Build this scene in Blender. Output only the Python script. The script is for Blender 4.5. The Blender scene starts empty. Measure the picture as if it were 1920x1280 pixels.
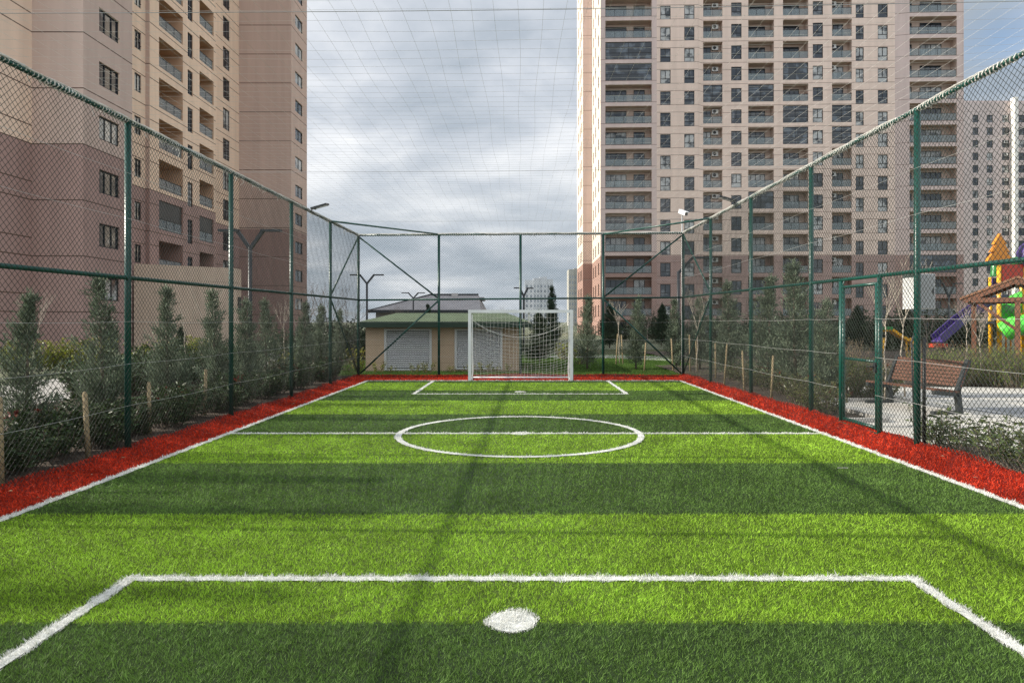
import bpy, math, random
import numpy as np
from mathutils import Vector, Matrix, noise as mnoise

random.seed(7)
RNG = np.random.default_rng(11)
SC = bpy.context.scene
COL = SC.collection
R = math.radians
F = 1280.0; VX = 978.0; VY = 604.0; CH = 1.75      # focal length, vanishing point of the pitch and eye height


def at(x, Y, y=None, z=None):
    """world point at distance Y along the pitch seen at picture column x and row y (or height z)"""
    return Vector(((x - VX) * Y / F, Y, CH + (VY - y) * Y / F if z is None else z))


# ------------------------------------------------------------------ materials
def nd(nt, typ, **kw):
    n = nt.nodes.new(typ)
    for k, v in kw.items():
        if hasattr(n, k):
            setattr(n, k, v)
        else:
            n.inputs[k].default_value = v
    return n


def mat(name, col, rough=.7, var=.12, scale=6., bump=0., bscale=40., spec=.35, metal=0., island=0., objrand=0., transl=0.):
    m = bpy.data.materials.new(name); m.use_nodes = True
    nt = m.node_tree; L = nt.links
    b = nt.nodes['Principled BSDF']
    b.inputs['Roughness'].default_value = rough
    b.inputs['Specular IOR Level'].default_value = spec
    b.inputs['Metallic'].default_value = metal
    tc = nd(nt, 'ShaderNodeTexCoord')
    no = nd(nt, 'ShaderNodeTexNoise'); no.inputs['Scale'].default_value = scale; no.inputs['Detail'].default_value = 4
    L.new(tc.outputs['Object'], no.inputs['Vector'])
    mr = nd(nt, 'ShaderNodeMapRange'); mr.inputs[1].default_value = .3; mr.inputs[2].default_value = .7
    mr.inputs[3].default_value = 1 - var; mr.inputs[4].default_value = 1 + var
    L.new(no.outputs['Fac'], mr.inputs[0])
    hv = nd(nt, 'ShaderNodeHueSaturation'); hv.inputs['Color'].default_value = (*col, 1)
    last = mr.outputs[0]
    if island or objrand:
        src = nd(nt, 'ShaderNodeNewGeometry').outputs['Random Per Island'] if island else nd(nt, 'ShaderNodeObjectInfo').outputs['Random']
        k = island or objrand
        m2 = nd(nt, 'ShaderNodeMapRange'); m2.inputs[3].default_value = 1 - k; m2.inputs[4].default_value = 1 + k
        L.new(src, m2.inputs[0])
        mu = nd(nt, 'ShaderNodeMath', operation='MULTIPLY'); L.new(last, mu.inputs[0]); L.new(m2.outputs[0], mu.inputs[1])
        last = mu.outputs[0]
        if island:
            m3 = nd(nt, 'ShaderNodeMapRange'); m3.inputs[3].default_value = .5 - island * .06; m3.inputs[4].default_value = .5 + island * .06
            mm = nd(nt, 'ShaderNodeMath', operation='FRACT'); m4 = nd(nt, 'ShaderNodeMath', operation='MULTIPLY'); m4.inputs[1].default_value = 7.13
            L.new(src, m4.inputs[0]); L.new(m4.outputs[0], mm.inputs[0]); L.new(mm.outputs[0], m3.inputs[0]); L.new(m3.outputs[0], hv.inputs['Hue'])
    L.new(last, hv.inputs['Value'])
    L.new(hv.outputs[0], b.inputs['Base Color'])
    if bump:
        n2 = nd(nt, 'ShaderNodeTexNoise'); n2.inputs['Scale'].default_value = bscale; n2.inputs['Detail'].default_value = 5
        L.new(tc.outputs['Object'], n2.inputs['Vector'])
        bp = nd(nt, 'ShaderNodeBump'); bp.inputs['Strength'].default_value = bump; bp.inputs['Distance'].default_value = .02
        L.new(n2.outputs['Fac'], bp.inputs['Height']); L.new(bp.outputs[0], b.inputs['Normal'])
    if transl:
        tr = nd(nt, 'ShaderNodeBsdfTranslucent'); mx = nd(nt, 'ShaderNodeMixShader'); mx.inputs[0].default_value = transl
        L.new(hv.outputs[0], tr.inputs['Color']); L.new(b.outputs[0], mx.inputs[1]); L.new(tr.outputs[0], mx.inputs[2])
        L.new(mx.outputs[0], nt.nodes['Material Output'].inputs[0])
    return m


def glass(name, col, rough=.06, light=(.35, .36, .36), amount=.35):
    """window pane: dark room behind a reflecting sheet; some with pale curtains"""
    m = bpy.data.materials.new(name); m.use_nodes = True
    nt = m.node_tree; L = nt.links; b = nt.nodes['Principled BSDF']
    b.inputs['Roughness'].default_value = rough; b.inputs['Specular IOR Level'].default_value = .7
    oi = nd(nt, 'ShaderNodeObjectInfo'); tc = nd(nt, 'ShaderNodeTexCoord')
    ad = nd(nt, 'ShaderNodeVectorMath', operation='ADD'); L.new(tc.outputs['Object'], ad.inputs[0])
    sc = nd(nt, 'ShaderNodeMath', operation='MULTIPLY'); sc.inputs[1].default_value = 97.; L.new(oi.outputs['Random'], sc.inputs[0]); L.new(sc.outputs[0], ad.inputs[1])
    no = nd(nt, 'ShaderNodeTexNoise'); no.inputs['Scale'].default_value = 1.1; L.new(ad.outputs[0], no.inputs['Vector'])
    mr = nd(nt, 'ShaderNodeMapRange'); mr.inputs[1].default_value = .62 - amount * .3; mr.inputs[2].default_value = .72 - amount * .2
    L.new(no.outputs['Fac'], mr.inputs[0])
    mx = nd(nt, 'ShaderNodeMix', data_type='RGBA'); mx.inputs[6].default_value = (*col, 1); mx.inputs[7].default_value = (*light, 1)
    L.new(mr.outputs[0], mx.inputs[0]); L.new(mx.outputs[2], b.inputs['Base Color'])
    return m


def clear_glass(name, tint=(.86, .90, .90), fac=.36):
    m = bpy.data.materials.new(name); m.use_nodes = True
    nt = m.node_tree; L = nt.links; b = nt.nodes['Principled BSDF']
    b.inputs['Base Color'].default_value = (.30, .34, .35, 1); b.inputs['Roughness'].default_value = .12; b.inputs['Specular IOR Level'].default_value = .8  # sky reflection is put into the pale base colour
    t = nd(nt, 'ShaderNodeBsdfTransparent'); t.inputs[0].default_value = (*tint, 1)
    mx = nd(nt, 'ShaderNodeMixShader'); mx.inputs[0].default_value = fac
    L.new(t.outputs[0], mx.inputs[1]); L.new(b.outputs[0], mx.inputs[2]); L.new(mx.outputs[0], nt.nodes['Material Output'].inputs[0])
    return m


def wall_mat(name, col, low, zsplit, pitch, z0s, groove=(.16, .10, .08), gw=.055, var=.05):
    """painted render: brown storeys below zsplit, painted storeys above, thin dark joints every storey"""
    m = bpy.data.materials.new(name); m.use_nodes = True
    nt = m.node_tree; L = nt.links; b = nt.nodes['Principled BSDF']
    b.inputs['Roughness'].default_value = .85; b.inputs['Specular IOR Level'].default_value = .2
    g = nd(nt, 'ShaderNodeNewGeometry'); s = nd(nt, 'ShaderNodeSeparateXYZ'); L.new(g.outputs['Position'], s.inputs[0])
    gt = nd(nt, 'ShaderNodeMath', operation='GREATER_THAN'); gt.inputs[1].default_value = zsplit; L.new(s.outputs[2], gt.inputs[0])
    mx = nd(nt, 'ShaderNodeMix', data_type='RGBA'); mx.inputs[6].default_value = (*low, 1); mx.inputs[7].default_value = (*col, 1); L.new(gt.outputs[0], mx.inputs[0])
    no = nd(nt, 'ShaderNodeTexNoise'); no.inputs['Scale'].default_value = .35; no.inputs['Detail'].default_value = 6; no.inputs['Roughness'].default_value = .65
    sv = nd(nt, 'ShaderNodeVectorMath', operation='MULTIPLY'); sv.inputs[1].default_value = (1, 1, .35); L.new(g.outputs['Position'], sv.inputs[0]); L.new(sv.outputs[0], no.inputs['Vector'])
    mr = nd(nt, 'ShaderNodeMapRange'); mr.inputs[1].default_value = .3; mr.inputs[2].default_value = .7; mr.inputs[3].default_value = 1 - var; mr.inputs[4].default_value = 1 + var
    L.new(no.outputs['Fac'], mr.inputs[0])
    s2 = nd(nt, 'ShaderNodeVectorMath', operation='MULTIPLY'); s2.inputs[1].default_value = (1, 1, .045); L.new(g.outputs['Position'], s2.inputs[0])
    st = nd(nt, 'ShaderNodeTexNoise'); st.inputs['Scale'].default_value = 1.6; st.inputs['Detail'].default_value = 5; L.new(s2.outputs[0], st.inputs['Vector'])
    ms = nd(nt, 'ShaderNodeMapRange'); ms.inputs[1].default_value = .35; ms.inputs[2].default_value = .65; ms.inputs[3].default_value = .93; ms.inputs[4].default_value = 1.03; L.new(st.outputs['Fac'], ms.inputs[0])
    mm = nd(nt, 'ShaderNodeMath', operation='MULTIPLY'); L.new(mr.outputs[0], mm.inputs[0]); L.new(ms.outputs[0], mm.inputs[1])
    hv = nd(nt, 'ShaderNodeHueSaturation'); L.new(mx.outputs[2], hv.inputs['Color']); L.new(mm.outputs[0], hv.inputs['Value'])
    colr = hv.outputs[0]
    for z0 in z0s:
        a = nd(nt, 'ShaderNodeMath', operation='SUBTRACT'); a.inputs[1].default_value = z0 - 30 * pitch; L.new(s.outputs[2], a.inputs[0])
        md = nd(nt, 'ShaderNodeMath', operation='MODULO'); md.inputs[1].default_value = pitch; L.new(a.outputs[0], md.inputs[0])
        lt = nd(nt, 'ShaderNodeMath', operation='LESS_THAN'); lt.inputs[1].default_value = gw; L.new(md.outputs[0], lt.inputs[0])
        m2 = nd(nt, 'ShaderNodeMix', data_type='RGBA'); m2.inputs[7].default_value = (*groove, 1); L.new(lt.outputs[0], m2.inputs[0]); L.new(colr, m2.inputs[6])
        colr = m2.outputs[2]
    L.new(colr, b.inputs['Base Color'])
    return m


# ------------------------------------------------------------------ mesh helpers
class MB:
    def __init__(s):
        s.v = []; s.f = []; s.m = []; s.mi = 0

    def quad(s, a, b, c, d, mi=None):
        n = len(s.v); s.v += [tuple(a), tuple(b), tuple(c), tuple(d)]; s.f.append((n, n + 1, n + 2, n + 3)); s.m.append(s.mi if mi is None else mi)

    def poly(s, pts, mi=None):
        n = len(s.v); s.v += [tuple(p) for p in pts]; s.f.append(tuple(range(n, n + len(pts)))); s.m.append(s.mi if mi is None else mi)

    def box(s, lo, hi, M=None, mi=None):
        x0, y0, z0 = lo; x1, y1, z1 = hi
        p = [Vector(q) for q in ((x0, y0, z0), (x1, y0, z0), (x1, y1, z0), (x0, y1, z0), (x0, y0, z1), (x1, y0, z1), (x1, y1, z1), (x0, y1, z1))]
        if M is not None: p = [M @ q for q in p]
        n = len(s.v); s.v += [tuple(q) for q in p]
        for f in ((0, 3, 2, 1), (4, 5, 6, 7), (0, 1, 5, 4), (1, 2, 6, 5), (2, 3, 7, 6), (3, 0, 4, 7)):
            s.f.append(tuple(n + i for i in f)); s.m.append(s.mi if mi is None else mi)

    def beam(s, a, b, w, h, up=(0, 0, 1), mi=None):
        a = Vector(a); b = Vector(b); d = (b - a); L = d.length; d.normalize()
        u = Vector(up); r = d.cross(u)
        if r.length < 1e-4: r = d.cross(Vector((1, 0, 0)))
        r.normalize(); u = r.cross(d)
        M = Matrix(((r.x, d.x, u.x, a.x), (r.y, d.y, u.y, a.y), (r.z, d.z, u.z, a.z), (0, 0, 0, 1)))
        s.box((-w / 2, 0, -h / 2), (w / 2, L, h / 2), M, mi)

    def tube(s, pts, r, n=8, cap=True, mi=None):
        pts = [Vector(p) for p in pts]; rs = r if isinstance(r, (list, tuple)) else [r] * len(pts)
        base = len(s.v); ref = None
        for i, p in enumerate(pts):
            d = (pts[min(i + 1, len(pts) - 1)] - pts[max(i - 1, 0)]).normalized()
            if ref is None:
                ref = d.cross(Vector((0, 0, 1)))
                if ref.length < 1e-3: ref = d.cross(Vector((1, 0, 0)))
            ref = (ref - d * ref.dot(d)).normalized(); q = d.cross(ref)
            for k in range(n):
                a = 2 * math.pi * k / n
                s.v.append(tuple(p + (ref * math.cos(a) + q * math.sin(a)) * rs[i]))
        for i in range(len(pts) - 1):
            for k in range(n):
                s.f.append((base + i * n + k, base + i * n + (k + 1) % n, base + (i + 1) * n + (k + 1) % n, base + (i + 1) * n + k)); s.m.append(s.mi if mi is None else mi)
        if cap:
            s.f.append(tuple(base + k for k in reversed(range(n)))); s.m.append(s.mi if mi is None else mi)
            s.f.append(tuple(base + (len(pts) - 1) * n + k for k in range(n))); s.m.append(s.mi if mi is None else mi)

    def lathe(s, prof, c=(0, 0, 0), n=16, mi=None):
        base = len(s.v); c = Vector(c)
        for r, z in prof:
            for k in range(n):
                a = 2 * math.pi * k / n; s.v.append((c.x + r * math.cos(a), c.y + r * math.sin(a), c.z + z))
        for i in range(len(prof) - 1):
            for k in range(n):
                s.f.append((base + i * n + k, base + i * n + (k + 1) % n, base + (i + 1) * n + (k + 1) % n, base + (i + 1) * n + k)); s.m.append(s.mi if mi is None else mi)

    def data(s, name, mats, smooth=False):
        me = bpy.data.meshes.new(name); me.from_pydata(s.v, [], s.f)
        for m in (mats if isinstance(mats, (list, tuple)) else [mats]): me.materials.append(m)
        me.polygons.foreach_set('material_index', s.m)
        if smooth: me.polygons.foreach_set('use_smooth', [True] * len(s.f))
        me.update(); return me

    def build(s, name, mats, parent=None, smooth=False):
        return link(name, s.data(name, mats, smooth), parent)


def link(name, data, parent=None):
    o = bpy.data.objects.new(name, data); COL.objects.link(o)
    if parent is not None: o.parent = parent
    return o


def np_mesh(name, V, Fc, mats, n=3, midx=None):
    """V (k,3) float, Fc (m,n) int"""
    me = bpy.data.meshes.new(name)
    me.vertices.add(len(V)); me.vertices.foreach_set('co', np.ascontiguousarray(V, dtype=np.float32).ravel())
    me.loops.add(len(Fc) * n); me.loops.foreach_set('vertex_index', np.ascontiguousarray(Fc, dtype=np.int32).ravel())
    me.polygons.add(len(Fc)); me.polygons.foreach_set('loop_start', np.arange(0, len(Fc) * n, n, dtype=np.int32))
    for m in (mats if isinstance(mats, (list, tuple)) else [mats]): me.materials.append(m)
    if midx is not None: me.polygons.foreach_set('material_index', np.asarray(midx, dtype=np.int32))
    me.update(calc_edges=True); return me


def wires_np(lines, r, n=3):
    """lines: list of (k,3) arrays -> verts, quads of thin tubes"""
    VV = []; FF = []; off = 0
    for P in lines:
        P = np.asarray(P, dtype=float); k = len(P)
        D = np.empty_like(P); D[1:-1] = P[2:] - P[:-2]; D[0] = P[1] - P[0]; D[-1] = P[-1] - P[-2]
        D /= np.linalg.norm(D, axis=1, keepdims=True) + 1e-9
        ref = np.array([.31, .47, .83]); A = np.cross(D, ref); A /= np.linalg.norm(A, axis=1, keepdims=True) + 1e-9
        B = np.cross(D, A)
        ang = np.arange(n) * 2 * math.pi / n
        ring = P[:, None, :] + r * (np.cos(ang)[None, :, None] * A[:, None, :] + np.sin(ang)[None, :, None] * B[:, None, :])
        VV.append(ring.reshape(-1, 3))
        i = np.arange(k - 1)[:, None] * n; j = np.arange(n)[None, :]
        a = i + j; b = i + (j + 1) % n
        FF.append(np.stack([a, b, b + n, a + n], -1).reshape(-1, 4) + off); off += k * n
    return np.concatenate(VV), np.concatenate(FF)


def wires(name, lines, r, m, parent=None, n=3):
    V, Fq = wires_np(lines, r, n)
    return link(name, np_mesh(name, V, Fq, m, 4), parent)


def empty(name, loc, rz=0.):
    o = bpy.data.objects.new(name, None); COL.objects.link(o); o.location = loc; o.rotation_euler = (0, 0, rz); o.empty_display_size = .3
    return o


def tag(o, label=None, cat=None, group=None, kind=None):
    if label: o['label'] = label
    if cat: o['category'] = cat
    if group: o['group'] = group
    if kind: o['kind'] = kind
    return o


KIDS = {}


def copy_tree(o, parent=None):
    c = o.copy(); COL.objects.link(c)
    if parent is not None: c.parent = parent
    for ch in o.children: copy_tree(ch, c)
    return c


def put(proto, used, loc, rz=0., sc=1.):
    """the first call moves the prototype itself, later calls copy it"""
    o = copy_tree(proto) if used.get(proto.name) else proto
    used[proto.name] = True
    o.location = loc; o.rotation_euler = (0, 0, rz); o.scale = (sc, sc, sc) if not isinstance(sc, tuple) else sc
    return o


ORD = 'first second third fourth fifth sixth seventh eighth ninth tenth eleventh twelfth thirteenth fourteenth fifteenth sixteenth seventeenth eighteenth nineteenth twentieth'.split()
USED = {}
# ------------------------------------------------------------------ materials in use
LIME = (.32, .53, .045); DARKG = (.128, .228, .046)


def turf_mat(name, colA, colB=None, rough=.55, var=.42, transl=.25):
    m = bpy.data.materials.new(name); m.use_nodes = True
    nt = m.node_tree; L = nt.links; b = nt.nodes['Principled BSDF']
    b.inputs['Roughness'].default_value = rough; b.inputs['Specular IOR Level'].default_value = .16
    g = nd(nt, 'ShaderNodeNewGeometry'); s = nd(nt, 'ShaderNodeSeparateXYZ'); L.new(g.outputs['Position'], s.inputs[0])
    if colB:
        # mown-look bands: fibres of two greens in strips 2.25 m wide across the pitch
        wob = nd(nt, 'ShaderNodeTexNoise'); wob.inputs['Scale'].default_value = 30.; L.new(g.outputs['Position'], wob.inputs['Vector'])
        w2 = nd(nt, 'ShaderNodeMath', operation='MULTIPLY_ADD'); w2.inputs[1].default_value = .16; w2.inputs[2].default_value = -.08 - 10.72 + 45.0
        L.new(wob.outputs['Fac'], w2.inputs[0])
        ad = nd(nt, 'ShaderNodeMath', operation='ADD'); L.new(s.outputs[1], ad.inputs[0]); L.new(w2.outputs[0], ad.inputs[1])
        md = nd(nt, 'ShaderNodeMath', operation='MODULO'); md.inputs[1].default_value = 4.5; L.new(ad.outputs[0], md.inputs[0])
        lt = nd(nt, 'ShaderNodeMath', operation='LESS_THAN'); lt.inputs[1].default_value = 2.25; L.new(md.outputs[0], lt.inputs[0])
        mx = nd(nt, 'ShaderNodeMix', data_type='RGBA'); mx.inputs[7].default_value = (*colB, 1); mx.inputs[6].default_value = (*colA, 1); L.new(lt.outputs[0], mx.inputs[0])
        col = mx.outputs[2]
    else:
        rg = nd(nt, 'ShaderNodeRGB'); rg.outputs[0].default_value = (*colA, 1); col = rg.outputs[0]
    n1 = nd(nt, 'ShaderNodeTexNoise'); n1.inputs['Scale'].default_value = 1.3; n1.inputs['Detail'].default_value = 5; n1.inputs['Roughness'].default_value = .7; L.new(g.outputs['Position'], n1.inputs['Vector'])
    mr = nd(nt, 'ShaderNodeMapRange'); mr.inputs[1].default_value = .3; mr.inputs[2].default_value = .7; mr.inputs[3].default_value = 1 - var * .5; mr.inputs[4].default_value = 1 + var * .5; L.new(n1.outputs['Fac'], mr.inputs[0])
    n3 = nd(nt, 'ShaderNodeTexNoise'); n3.inputs['Scale'].default_value = .32; n3.inputs['Detail'].default_value = 3; L.new(g.outputs['Position'], n3.inputs['Vector'])
    m3 = nd(nt, 'ShaderNodeMapRange'); m3.inputs[1].default_value = .35; m3.inputs[2].default_value = .65; m3.inputs[3].default_value = .88; m3.inputs[4].default_value = 1.08; L.new(n3.outputs['Fac'], m3.inputs[0])
    m2 = nd(nt, 'ShaderNodeMapRange'); m2.inputs[3].default_value = 1 - var; m2.inputs[4].default_value = 1 + var; L.new(g.outputs['Random Per Island'], m2.inputs[0])
    mu = nd(nt, 'ShaderNodeMath', operation='MULTIPLY'); L.new(mr.outputs[0], mu.inputs[0]); L.new(m2.outputs[0], mu.inputs[1])
    hv = nd(nt, 'ShaderNodeHueSaturation'); L.new(col, hv.inputs['Color']); mv = nd(nt, 'ShaderNodeMath', operation='MULTIPLY'); L.new(mu.outputs[0], mv.inputs[0]); L.new(m3.outputs[0], mv.inputs[1]); L.new(mv.outputs[0], hv.inputs['Value']); L.new(hv.outputs[0], b.inputs['Base Color'])
    tr = nd(nt, 'ShaderNodeBsdfTranslucent'); L.new(hv.outputs[0], tr.inputs[0])
    ms = nd(nt, 'ShaderNodeMixShader'); ms.inputs[0].default_value = transl; L.new(b.outputs[0], ms.inputs[1]); L.new(tr.outputs[0], ms.inputs[2])
    L.new(ms.outputs[0], nt.nodes['Material Output'].inputs[0])
    return m


M_TURF = turf_mat('turf_green', LIME, DARKG)
# the strip [10.72-2.25 .. 10.72] is lime, the next one dark
M_RED = turf_mat('turf_red', (.56, .048, .017), var=.55)
M_INFILL = turf_mat('turf_infill', (.055, .085, .012), (.022, .038, .011), var=.6, transl=0.)
M_INFILLR = turf_mat('turf_infill_red', (.10, .008, .005), var=.5, transl=0.)
M_INFILLL = turf_mat('lawn_soil', (.05, .06, .02), var=.5, transl=0.)
M_WHITE = turf_mat('turf_white', (.76, .76, .71), var=.14, transl=.1)
M_SOIL = mat('bed_soil', (.075, .055, .04), .95, .5, 3., .8, 25.)
M_GROUND = mat('far_ground', (.14, .15, .09), .95, .35, .08, .3, 2.)
M_LAWN = turf_mat('lawn_grass', (.09, .17, .03), var=.35)
M_PAVE = mat('pale_paving', (.60, .57, .51), .85, .10, 1.2, .25, 30.)
M_PAVEG = mat('grey_paving', (.27, .28, .29), .85, .12, 1.5, .2, 30.)
M_KERB = mat('kerb_concrete', (.42, .40, .37), .85, .15, 4., .2, 40.)
M_GREEN = mat('green_powder_coat', (.005, .064, .048), .32, .14, 5., .12, 60., spec=.5)
M_WIRE = mat('green_coated_wire', (.014, .021, .015), .5, .15, 5., spec=.5)
M_GALV = mat('galvanised_wire', (.50, .50, .48), .5, .1, 8., metal=0., spec=.5)
M_CORD = mat('pale_net_cord', (.62, .60, .55), .8, .1, 8.)
M_STEEL = mat('steel_cable', (.40, .40, .40), .45, .1, 8., spec=.6)
M_GOAL = mat('white_goal_paint', (.78, .78, .76), .35, .06, 4., spec=.5)
M_NET = mat('white_goal_net', (.72, .72, .68), .8, .1, 6.)
M_DKMETAL = mat('dark_grey_metal', (.022, .025, .028), .45, .15, 5., spec=.5)
M_BOXW = mat('white_painted_metal', (.70, .70, .70), .4, .06, 5., spec=.5)

def joints(m, w, h, dark):
    nt = m.node_tree; L = nt.links; b = nt.nodes['Principled BSDF']; src = b.inputs['Base Color'].links[0].from_socket
    g = nd(nt, 'ShaderNodeNewGeometry'); br_ = nd(nt, 'ShaderNodeTexBrick'); br_.inputs['Scale'].default_value = 1.; br_.inputs['Brick Width'].default_value = w; br_.inputs['Row Height'].default_value = h; br_.inputs['Mortar Size'].default_value = .008
    br_.inputs['Color1'].default_value = (1, 1, 1, 1); br_.inputs['Color2'].default_value = (.90, .90, .89, 1); br_.inputs['Mortar'].default_value = (dark, dark, dark, 1); L.new(g.outputs['Position'], br_.inputs['Vector'])
    mx = nd(nt, 'ShaderNodeMix', data_type='RGBA', blend_type='MULTIPLY'); mx.inputs[0].default_value = 1.; L.new(src, mx.inputs[6]); L.new(br_.outputs['Color'], mx.inputs[7]); L.new(mx.outputs[2], b.inputs['Base Color'])
joints(M_PAVE, .4, .4, .62); joints(M_PAVEG, .2, .1, .7)

PL, PR = -4.60, 4.73            # touchlines
YN, YF = 1.08, 20.40            # goal lines
HW = .047                       # half the width of a white line
FL, FR, FB = -5.26, 5.21, 22.0  # fence planes
BUMP = np.vectorize(lambda x, y: mnoise.noise(Vector((x, y, 3.7))))


def line_dist(x, y):
    """distance to the nearest painted line centre (all the markings of the pitch)"""
    def seg(x0, y0, x1, y1):
        dx, dy = x1 - x0, y1 - y0; l2 = dx * dx + dy * dy
        t = np.clip(((x - x0) * dx + (y - y0) * dy) / l2, 0, 1)
        return np.hypot(x - x0 - t * dx, y - y0 - t * dy)
    S = [(PL, YN, PL, YF), (PR, YN, PR, YF), (PL, YF, PR, YF), (PL, YN, PR, YN), (PL, 10.72, PR, 10.72),
         (-2.66, 4.65, 2.66, 4.65), (-2.66, 4.65, -2.66, YN), (2.66, 4.65, 2.66, YN),
         (-2.62, 16.6, 2.56, 16.6), (-2.62, 16.6, -2.62, YF), (2.56, 16.6, 2.56, YF)]
    d = np.full(np.shape(x), 9.)
    for s in S: d = np.minimum(d, seg(*s))
    d = np.minimum(d, np.abs(np.hypot(x + .03, y - 10.72) - 1.88))
    for cx, cy, r in ((-.055, 3.99, .155), (-.03, 17.1, .14), (-.03, 10.72, .14)):
        d = np.minimum(d, np.maximum(np.hypot(x - cx, y - cy) - r, 0) + (HW - .001) * (np.hypot(x - cx, y - cy) > r - .0) * 0 + np.where(np.hypot(x - cx, y - cy) < r, 0, HW))
    return d


def border_z(x, y):
    """the red turf laps up against the kerb under the fence"""
    x = np.asarray(x, float); y = np.asarray(y, float)
    n = BUMP(x * .6, y * 1.3)
    eL = np.clip((PL - .12 - x) / (PL - .12 - FL + .03), 0, 1); eR = np.clip((x - PR - .08) / (FR - PR - .05), 0, 1)
    eB = np.clip((y - YF - .9) / (FB - YF - .95), 0, 1)
    rr = .19 - .07 * np.clip((y - 9) / 13, 0, 1)
    z = np.maximum(np.maximum(eL ** 2.2 * .085, eR ** 1.25 * rr), eB ** 2.0 * .07)
    e = np.maximum(np.maximum(eL, eR), eB)
    return z + n * .05 * e


def blades(n_target, xr, yr, keep, rho0, zfun, hgt, wid, y_ref=4., power=1.55, name='b'):
    """fibres: dense near the goal line nearest the camera, sparser and broader away from it"""
    y0, y1 = yr
    ys = np.linspace(y0, y1, 600); rho = rho0 * np.minimum(1, (y_ref / np.maximum(ys, .01)) ** power)
    W = xr[1] - xr[0]; cdf = np.cumsum(rho); cdf /= cdf[-1]
    n = int(np.trapezoid(rho, ys) * W) if hasattr(np, 'trapezoid') else int(np.trapz(rho, ys) * W)
    y = np.interp(RNG.random(n), cdf, ys); x = RNG.uniform(xr[0], xr[1], n)
    k = keep(x, y); x = x[k]; y = y[k]; n = len(x)
    z = zfun(x, y)
    lod = np.maximum(1, y / y_ref)
    w = wid * lod ** .8 * RNG.uniform(.7, 1.3, n); h = hgt * RNG.uniform(.55, 1.25, n)
    # combed in drifting directions so that light and dark tufts form
    q = 17. / np.maximum(1, lod * .6)
    a = 2.2 * np.sin(x * q + 1.9 * np.sin(y * q * .8 + x)) + 2.2 * np.cos(y * q * 1.15 + 1.6 * np.sin(x * q * 1.4 - y)) + RNG.normal(0, 1.5, n)
    tuft = .5 + .5 * np.sin(x * 61 + 2 * np.sin(y * 37)) * np.sin(y * 57 + 2 * np.sin(x * 41))
    h = h * (.40 + 1.05 * tuft * RNG.uniform(.5, 1.3, n)); ln = h * RNG.uniform(.3, 1.25, n)
    b = RNG.uniform(0, 2 * math.pi, n)
    P0 = np.stack([x - np.cos(b) * w / 2, y - np.sin(b) * w / 2, z], 1); P1 = np.stack([x + np.cos(b) * w / 2, y + np.sin(b) * w / 2, z], 1)
    T = np.stack([x + np.cos(a) * ln, y + np.sin(a) * ln, z + h], 1)
    V = np.stack([P0, P1, T], 1).reshape(-1, 3)
    return V, np.arange(n * 3).reshape(-1, 3)


def sheet(xs, ys, zfun):
    X, Y = np.meshgrid(xs, ys); Z = zfun(X, Y)
    V = np.stack([X, Y, Z], -1).reshape(-1, 3); nx = len(xs); ny = len(ys)
    i, j = np.meshgrid(np.arange(nx - 1), np.arange(ny - 1)); a = (j * nx + i).ravel()
    return V, np.stack([a, a + 1, a + 1 + nx, a + nx], 1)


def with_sheet(name, sheets, bl, m, m2):
    """a ground surface with its fibres in one mesh"""
    V = []; T = []; o = 0; K = []
    for SV, SF in sheets:
        V.append(SV); T.append(np.concatenate([SF[:, [0, 1, 2]], SF[:, [0, 2, 3]]]) + o); o += len(SV); K.append(np.ones(len(SF) * 2, int))
    for BV, BF in bl:
        V.append(BV); T.append(BF + o); o += len(BV); K.append(np.zeros(len(BF), int))
    return link(name, np_mesh(name, np.concatenate(V), np.concatenate(T), [m, m2], 3, np.concatenate(K)))


flat = lambda z: (lambda x, y: np.full(np.shape(x), z))
wob = lambda x, y: .009 * np.sin(x * 23 + 3 * np.sin(y * 9)) + .008 * np.sin(y * 27 + 2 * np.sin(x * 11))
inview = lambda x, y: (np.abs(x) < .82 * y + 2.4)
green = lambda x, y: (x > PL) & (x < PR) & (y > YN) & (y < YF) & inview(x, y) & (line_dist(x, y) + wob(x, y) > HW)
white = lambda x, y: inview(x, y) & (line_dist(x, y) + wob(x, y) < HW)
red = lambda x, y: inview(x, y) & ((x < PL) | (x > PR) | (y > YF)) & (line_dist(x, y) + wob(x, y) > HW)

pitch = with_sheet('football_pitch', [sheet([PL, PR], [YN - .1, YF], flat(0.))],
                   [blades(0, (PL, PR), (1.2, YF), green, 13500, flat(0.), .022, .0040)], M_TURF, M_INFILL)
tag(pitch, kind='structure')
# white lines: real strips of white fibre laid on the carpet
mb = MB()


def strip(x0, y0, x1, y1, z=.004):
    d = Vector((x1 - x0, y1 - y0, 0)); L = d.length; d.normalize(); p = Vector((-d.y, d.x, 0)) * HW * .72
    a = Vector((x0, y0, z)); b = Vector((x1, y1, z)); mb.quad(a - p, b - p, b + p, a + p)


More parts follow.
